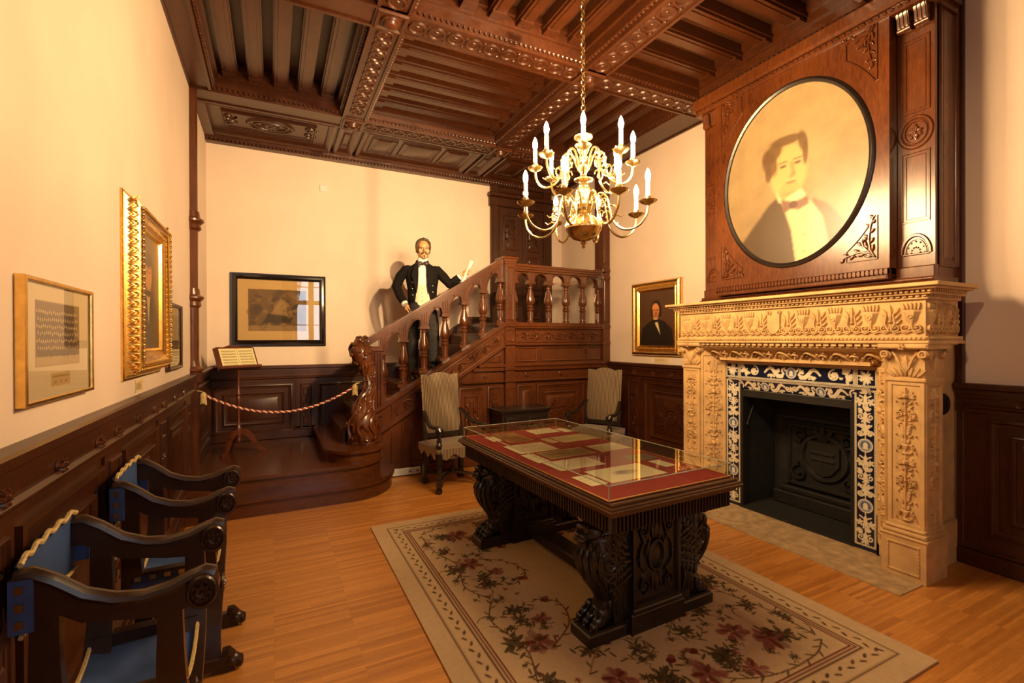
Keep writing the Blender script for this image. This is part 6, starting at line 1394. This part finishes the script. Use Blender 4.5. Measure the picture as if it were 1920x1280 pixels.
# ================================================================ figure on the stairs (local: faces -y, x = viewer's right)
man = thing('person', 'standing figure in black tailcoat and plum bow tie on the stairs, holding up a rolled paper', 'person', (1.72, 5.985, 1.08), -.25, world=False)
man['label'] = 'person in black tailcoat and plum bow tie standing on the stairs holding a rolled paper'
def grow(b, pts, rs, seg=12, sx=1, sy=1, up=(0, 1, 0)): b.tube(pts, rs, seg, sx, sy, up)
b = MB()
# head, tilted slightly; measured from the photograph
HM = T(.012, -.02, 1.675) @ RZ(.12) @ RX(.04)
b.M = HM
b.ell((0, .018, .048), (.083, .104, .098), None, 18, 14); b.ell((0, -.030, -.035), (.066, .072, .092), None, 16, 12); b.ell((0, -.055, .040), (.066, .048, .055), None, 14, 10)
b.ell((0, -.082, -.098), (.032, .026, .024), None, 12, 8); b.ell((0, -.058, -.075), (.052, .045, .048), None, 12, 8)
for e in (-1, 1):
    b.ell((e * .046, -.068, -.018), (.026, .024, .028), None, 10, 8); b.ell((e * .033, -.096, .028), (.028, .012, .010), None, 10, 7); b.ell((e * .085, .008, -.008), (.011, .022, .034), None, 10, 8); b.ell((e * .056, -.015, -.055), (.016, .04, .05))
b.tube([(0, -.096, .022), (0, -.112, .000), (0, -.126, -.022), (0, -.122, -.032)], [.010, .012, .015, .009], 10)
for e in (-1, 1): b.ell((e * .012, -.110, -.030), (.009, .010, .008))
b.ell((0, -.103, -.058), (.026, .012, .007)); b.ell((0, -.102, -.070), (.022, .012, .008))
b.M = Matrix()
grow(b, [(0, .0, 1.40), (.0, .0, 1.50), (.005, -.012, 1.58), (.01, -.018, 1.64)], [.085, .062, .056, .058], 14)
TOR = [(1.0, .145, .10), (1.08, .145, .10), (1.18, .15, .102), (1.30, .17, .11), (1.40, .175, .10), (1.46, .12, .08), (1.49, .07, .06)]
def loft(b, rings, seg=24, a0=0, a1=2 * PI, cap=True):
    vs = []; fs = []; full = a1 - a0 > 6.28; k = seg if full else seg + 1
    for r in rings:
        z, wx, wy = r[:3]; cx, cy = (r[3], r[4]) if len(r) > 3 else (0, 0)
        for i in range(k): a = a0 + (a1 - a0) * i / seg; vs.append((cx + wx * cos(a), cy + wy * sin(a), z))
    for j in range(len(rings) - 1):
        for i in range(seg): q = (i + 1) % k; fs.append((j * k + i, j * k + q, (j + 1) * k + q, (j + 1) * k + i))
    if cap: fs += [tuple(range(k - 1, -1, -1)), tuple((len(rings) - 1) * k + i for i in range(k))]
    b.add(vs, fs)
loft(b, [(.86, .15, .105)] + TOR)
LA = [(-.205, .0, 1.42), (-.275, .01, 1.33), (-.325, .02, 1.21), (-.275, -.035, 1.08), (-.215, -.085, .975)]
RA = [(.185, .0, 1.42), (.265, -.03, 1.335), (.345, -.06, 1.245), (.415, -.10, 1.285), (.485, -.13, 1.345)]
for A in (LA, RA): grow(b, A, [.058, .050, .044, .038, .028], 12)
LL = [(-.085, .0, .90), (-.115, -.02, .70), (-.130, -.035, .50), (-.12, .0, .28), (-.105, .02, .09)]
RL = [(.085, .0, .90), (.115, -.045, .72), (.130, -.085, .58), (.128, -.05, .40), (.120, -.04, .25)]
for L in (LL, RL): grow(b, L, [.088, .078, .060, .052, .038], 12)
# hands with fingers
def finger(b, P, r=.0088): b.tube(P, [r, r * .98, r * .9, r * .75][:len(P)] if len(P) <= 4 else r, 8); b.ell(P[-1], r * .78, None, 8, 6)
b.ell((-.195, -.10, .93), (.030, .040, .042), RY(.3), 12, 9)
for k in range(4):
    y = -.128 + .020 * k; l = (.9, 1.05, 1.0, .82)[k]
    finger(b, [(-.192, y, .912), (-.178, y - .004, .882 - .004 * l), (-.156, y - .004, .872 - .006 * l), (-.146, y, .890 - .004 * l)])
finger(b, [(-.195, -.128, .945), (-.172, -.150, .925), (-.156, -.148, .902)], .0095)
b.ell((.528, -.140, 1.378), (.026, .028, .040), RY(.6), 12, 9)
SD = Vector((.115, 0, .275)).normalized()                        # direction of the rolled paper
for k in range(4):
    o = SD * (-.030 + .021 * k); q = Vector((.556, -.158, 1.392)) + o; l = (.85, 1, 1.05, .95)[k]
    finger(b, [tuple(q + Vector((-.012, .034, -.003))), tuple(q + Vector((.026 * l, .020, -.004))), tuple(q + Vector((.031 * l, -.010, -.002))), tuple(q + Vector((.008, -.026, 0)))])
finger(b, [(.520, -.155, 1.385), (.522, -.182, 1.405), (.545, -.190, 1.425)], .0098)
body = remesh('body', b, SKIN, man, .0055, 3)
# face details
b = MB(HM)
for e in (-1, 1): b.ell((e * .033, -.093, .006), (.0115, .008, .0056), None, 10, 8)
build('eye', b, LINEN, man)
b = MB(HM)
for e in (-1, 1): b.ell((e * .033, -.0995, .006), (.0052, .003, .0056), None, 8, 6); b.tube([(e * .018, -.100, .0125), (e * .033, -.103, .0145), (e * .047, -.095, .011)], .0022, 6)
build('iris', b, DARK, man)
b = MB(HM); r4 = random.Random(8)
b.ell((0, .034, .072), (.094, .100, .086), None, 20, 14); b.ell((0, .060, .015), (.086, .075, .085), None, 16, 12)
for e in (-1, 1):
    b.ell((e * .083, .0, .045), (.018, .05, .056), None, 10, 8); b.ell((e * .083, -.022, .012), (.011, .020, .042)); b.ell((e * .076, -.026, -.028), (.008, .014, .026))
for k in range(6):
    f = k / 5; b.tube([(-.035, -.050 + .05 * f, .118 + .022 * f), (.005, -.066 + .06 * f, .128 + .020 * f), (.046, -.062 + .06 * f, .118 + .016 * f), (.078, -.040 + .05 * f, .085 + .01 * f), (.090, -.018 + .04 * f, .045)], [.010, .016, .018, .015, .008], 7)
    b.tube([(-.035, -.050 + .05 * f, .118 + .022 * f), (-.058, -.052 + .055 * f, .105 + .018 * f), (-.080, -.034 + .05 * f, .075 + .01 * f), (-.088, -.014 + .04 * f, .04)], [.009, .014, .014, .008], 7)
hr = remesh('hair', b, HAIR, man, .005, 7)
b = MB(HM)
for e in (-1, 1): b.tube([(e * .004, -.1165, -.047), (e * .018, -.1155, -.049), (e * .034, -.104, -.056), (e * .044, -.092, -.066)], [.0065, .0085, .007, .003], 7); b.tube([(e * .018, -.1035, .030), (e * .036, -.1035, .034), (e * .056, -.088, .029)], [.003, .004, .002], 6)
b.tube([(0, -.108, -.080), (0, -.110, -.092), (0, -.104, -.104)], [.007, .010, .005], 7); build('moustache', b, HAIR, man)
# shirt, collar, waistcoat, tie
b = MB(); loft(b, [(z, x + .014, y + .014) for z, x, y in TOR[1:-1]] + [(1.49, .078, .068)]); build('shirt', b, LINEN, man)
b = MB(); b.M = T(.004, -.008, 0); loft(b, [(1.485, .080, .074), (1.53, .068, .068), (1.575, .064, .070), (1.575, .058, .063), (1.5, .06, .06)], 24, cap=False)
for e in (-1, 1): b.prism([(0, 0), (e * .05, .0), (e * .045, .07), (e * .012, .035)], 0, .001) if False else None
build('collar', b, LINEN, man)
b = MB(); loft(b, [(.975, .155, .118), (1.06, .162, .120), (1.14, .166, .121), (1.22, .170, .123)], 30, -PI / 2 - 1.0, -PI / 2 + 1.0, False)
b.M = plane((0, -.121, 0), (1, 0, 0), (0, 0, 1), (0, -1, 0)); b.prism([(-.06, .975), (-.012, .945), (0, .985), (.012, .945), (.06, .975), (.06, 1.0), (-.06, 1.0)], -.01, .004)
wc = build('waistcoat', b, SATIN, man)
for k in range(4): b = MB(); b.ell((.0, -.124, 1.02 + .05 * k), (.007, .004, .007)); build('button', b, BRAID, wc)
b = MB()
for e in (-1, 1): b.ell((.004 + e * .042, -.092, 1.492), (.040, .016, .026), RY(e * .35), 12, 8); b.ell((.004 + e * .055, -.092, 1.465), (.026, .012, .034), RY(-e * .3), 10, 7)
b.ell((.004, -.100, 1.488), (.016, .016, .018)); build('bow_tie', b, TIE, man)
# tailcoat
def open_loft(b, rings, seg=30):
    vs = []; fs = []
    for z, wx, wy, gap_l, gap_r in rings:
        for i in range(seg + 1): a = -PI / 2 + gap_r + (2 * PI - gap_l - gap_r) * i / seg; vs.append((wx * cos(a), wy * sin(a) + .005, z))
    k = seg + 1
    for j in range(len(rings) - 1):
        for i in range(seg): fs.append((j * k + i, j * k + i + 1, (j + 1) * k + i + 1, (j + 1) * k + i))
    b.add(vs, fs)
b = MB(); open_loft(b, [(1.005, .186, .138, .55, .62), (1.08, .183, .138, .50, .50), (1.18, .188, .140, .44, .40), (1.28, .205, .146, .38, .36), (1.36, .216, .145, .36, .36), (1.42, .214, .128, .38, .40), (1.455, .185, .108, .42, .42), (1.485, .125, .092, .6, .6), (1.51, .090, .082, .8, .8), (1.545, .078, .080, 1.05, 1.05)])
jk = build('tailcoat', b, CLOTH_K, man, smooth=60); so_ = jk.modifiers.new('t', 'SOLIDIFY'); so_.thickness = .010
b = MB(); LS = [(-.185, .0, 1.435)] + LA[1:4] + [(-.228, -.072, .995)]; RS = [(.168, .0, 1.435)] + RA[1:4] + [(.462, -.122, 1.325)]
for A in (LS, RS):
    grow(b, A, [.066, .065, .061, .055, .048], 14); b.ell((A[0][0] * .96, .0, 1.425), (.064, .074, .056), None, 14, 10); b.ell(A[2], (.060, .06, .060), None, 12, 9)
remesh('sleeves', b, CLOTH_K, jk, .009, 3)
b = MB()
for e in (-1, 1):                                                # tails
    vs = []; fs = []
    for j, (z, x0, x1, y) in enumerate(((1.03, .04, .175, .125), (.85, .035, .165, .14), (.68, .03, .145, .14), (.53, .03, .11, .13))):
        for f in (0, .01):
            vs += [(e * x0, y + f + .01, z), (e * (x0 + x1) / 2, y + f, z), (e * x1, y - .05 + f, z)]
    for j in range(3):
        for f in (0, 3):
            for i in (0, 1): a = j * 6 + f + i; fs.append((a, a + 1, a + 7, a + 6))
        for i in (0, 2): a = j * 6 + i; fs.append((a, a + 3, a + 9, a + 6))
    fs += [(18, 19, 22, 21), (19, 20, 23, 22)]; b.add(vs, fs)
build('tails', b, CLOTH_K, jk)
b = MB()
for e in (-1, 1):                                                # lapels
    P = [(e * .055, 1.535, .068), (e * .098, 1.47, .100), (e * .118, 1.41, .132), (e * .135, 1.34, .138), (e * .105, 1.22, .140), (e * .075, 1.10, .140), (e * .058, 1.20, .142), (e * .050, 1.34, .140), (e * .050, 1.44, .122)]
    vs = [(p[0], -p[2] - .008, p[1]) for p in P] + [(p[0], -p[2] + .004, p[1]) for p in P]; n = len(P); b.add(vs, [tuple(range(n)), tuple(range(2 * n - 1, n - 1, -1))] + [(i, (i + 1) % n, n + (i + 1) % n, n + i) for i in range(n)])
build('lapel', b, CLOTH_K, jk)
for x, z in ((-.125, 1.25), (-.125, 1.17), (-.122, 1.09), (.125, 1.21), (.125, 1.13)): b = MB(); b.ell((x, -.132 + abs(x) * .12, z), (.009, .006, .009), None, 10, 7); build('button', b, simple('silver_button', (.7, .66, .58), .25, 1) if 'silver_button' not in bpy.data.materials else bpy.data.materials['silver_button'], jk)
for A in (LS, RS): p, q = Vector(A[-1]), Vector(A[-1]) + (Vector(A[-1]) - Vector(A[-2])).normalized() * .028; b = MB(); b.tube([p - (q - p) * .4, q], [.044, .040], 14); build('cuff', b, LINEN, man)
# trousers and shoes
b = MB(); loft(b, [(.80, .165, .118), (.88, .172, .122), (.96, .168, .120), (1.04, .160, .116)], 24)
for L in (LL, RL): grow(b, [(L[0][0], L[0][1], .88)] + L[1:], [.102, .094, .080, .073, .070], 14)
remesh('trousers', b, CLOTH_T, man, .010, 3)
for x, z, y in ((LL[-1][0], .0, .0), (RL[-1][0], .154, -.055)):
    b = MB(T(x, y, z)); b.ell((0, -.03, .035), (.042, .12, .036), None, 14, 10); b.ell((0, .045, .045), (.036, .045, .05), None, 12, 8); b.box(-.038, .038, -.13, .08, 0, .014); build('shoe', b, DARK, man)
sc = thing('paper_scroll', 'rolled white paper held up in the hand of the figure on the stairs', 'scroll', (1.72, 5.985, 1.08), -.25, world=False)
b = MB(); c0 = Vector((.556, -.160, 1.392)); P = [c0 + SD * t for t in (-.15, -.08, 0, .08, .15)]; b.tube(P, [.026, .018, .0145, .018, .027], 14); b.tube([p + Vector((.012, -.008, 0)) for p in P[2:]], [.008, .013, .02], 10); build('roll', b, LINEN, sc)

# ================================================================ light and camera
w = bpy.data.worlds.new('sky'); SC.world = w; w.use_nodes = True; bg = w.node_tree.nodes['Background']
bg.inputs['Color'].default_value = (.80, .90, 1, 1); bg.inputs['Strength'].default_value = 6.5
BULB_E.default_value = 1320
def spot(name, at_, to, watt, cone):
    l = bpy.data.lights.new(name, 'SPOT'); l.energy = watt; l.color = (1, .70, .36); l.spot_size = math.radians(cone); l.spot_blend = 1; l.shadow_soft_size = .05
    o = bpy.data.objects.new(name, l); COL.objects.link(o); o.location = at_; o.rotation_euler = (Vector(to) - Vector(at_)).to_track_quat('-Z', 'Y').to_euler()
spot('ceiling_spot', (2.3, .70, 3.9), (1.25, 6.7, 2.5), 1500, 64)
spot('ceiling_spot', (.35, .55, 3.9), (4.0, 3.2, 2.1), 330, 60)
cam = bpy.data.cameras.new('camera'); co = bpy.data.objects.new('camera', cam); COL.objects.link(co); SC.camera = co
cam.sensor_width = 36; cam.lens = 893 / 1920 * 36; cam.clip_start = .05
th, ph, ro = .4655, -.003, -.0037; cc, ss = cos(th), sin(th)
Rv = Vector((cc, -ss, 0)); Fv = Vector((ss * cos(ph), cc * cos(ph), sin(ph))); Dv = -Rv.cross(Fv)
R2 = Rv * cos(ro) - Dv * sin(ro); D2 = Rv * sin(ro) + Dv * cos(ro)
co.matrix_world = Matrix(((R2.x, -D2.x, -Fv.x, 0), (R2.y, -D2.y, -Fv.y, 0), (R2.z, -D2.z, -Fv.z, 1.6), (0, 0, 0, 1)))
vs_ = SC.view_settings; vs_.view_transform = 'Standard'; vs_.look = 'None'; vs_.gamma = 1; vs_.use_curve_mapping = False; vs_.exposure = 0.0
SC.cycles.max_bounces = 10; SC.cycles.diffuse_bounces = 5; SC.cycles.glossy_bounces = 4; SC.cycles.transparent_max_bounces = 16; SC.cycles.sample_clamp_indirect = 6; SC.cycles.caustics_reflective = False; SC.cycles.caustics_refractive = False; SC.cycles.use_denoising = True; SC.cycles.use_light_tree = True
for o in SC.objects:
    if '_w' in o: del o['_w']
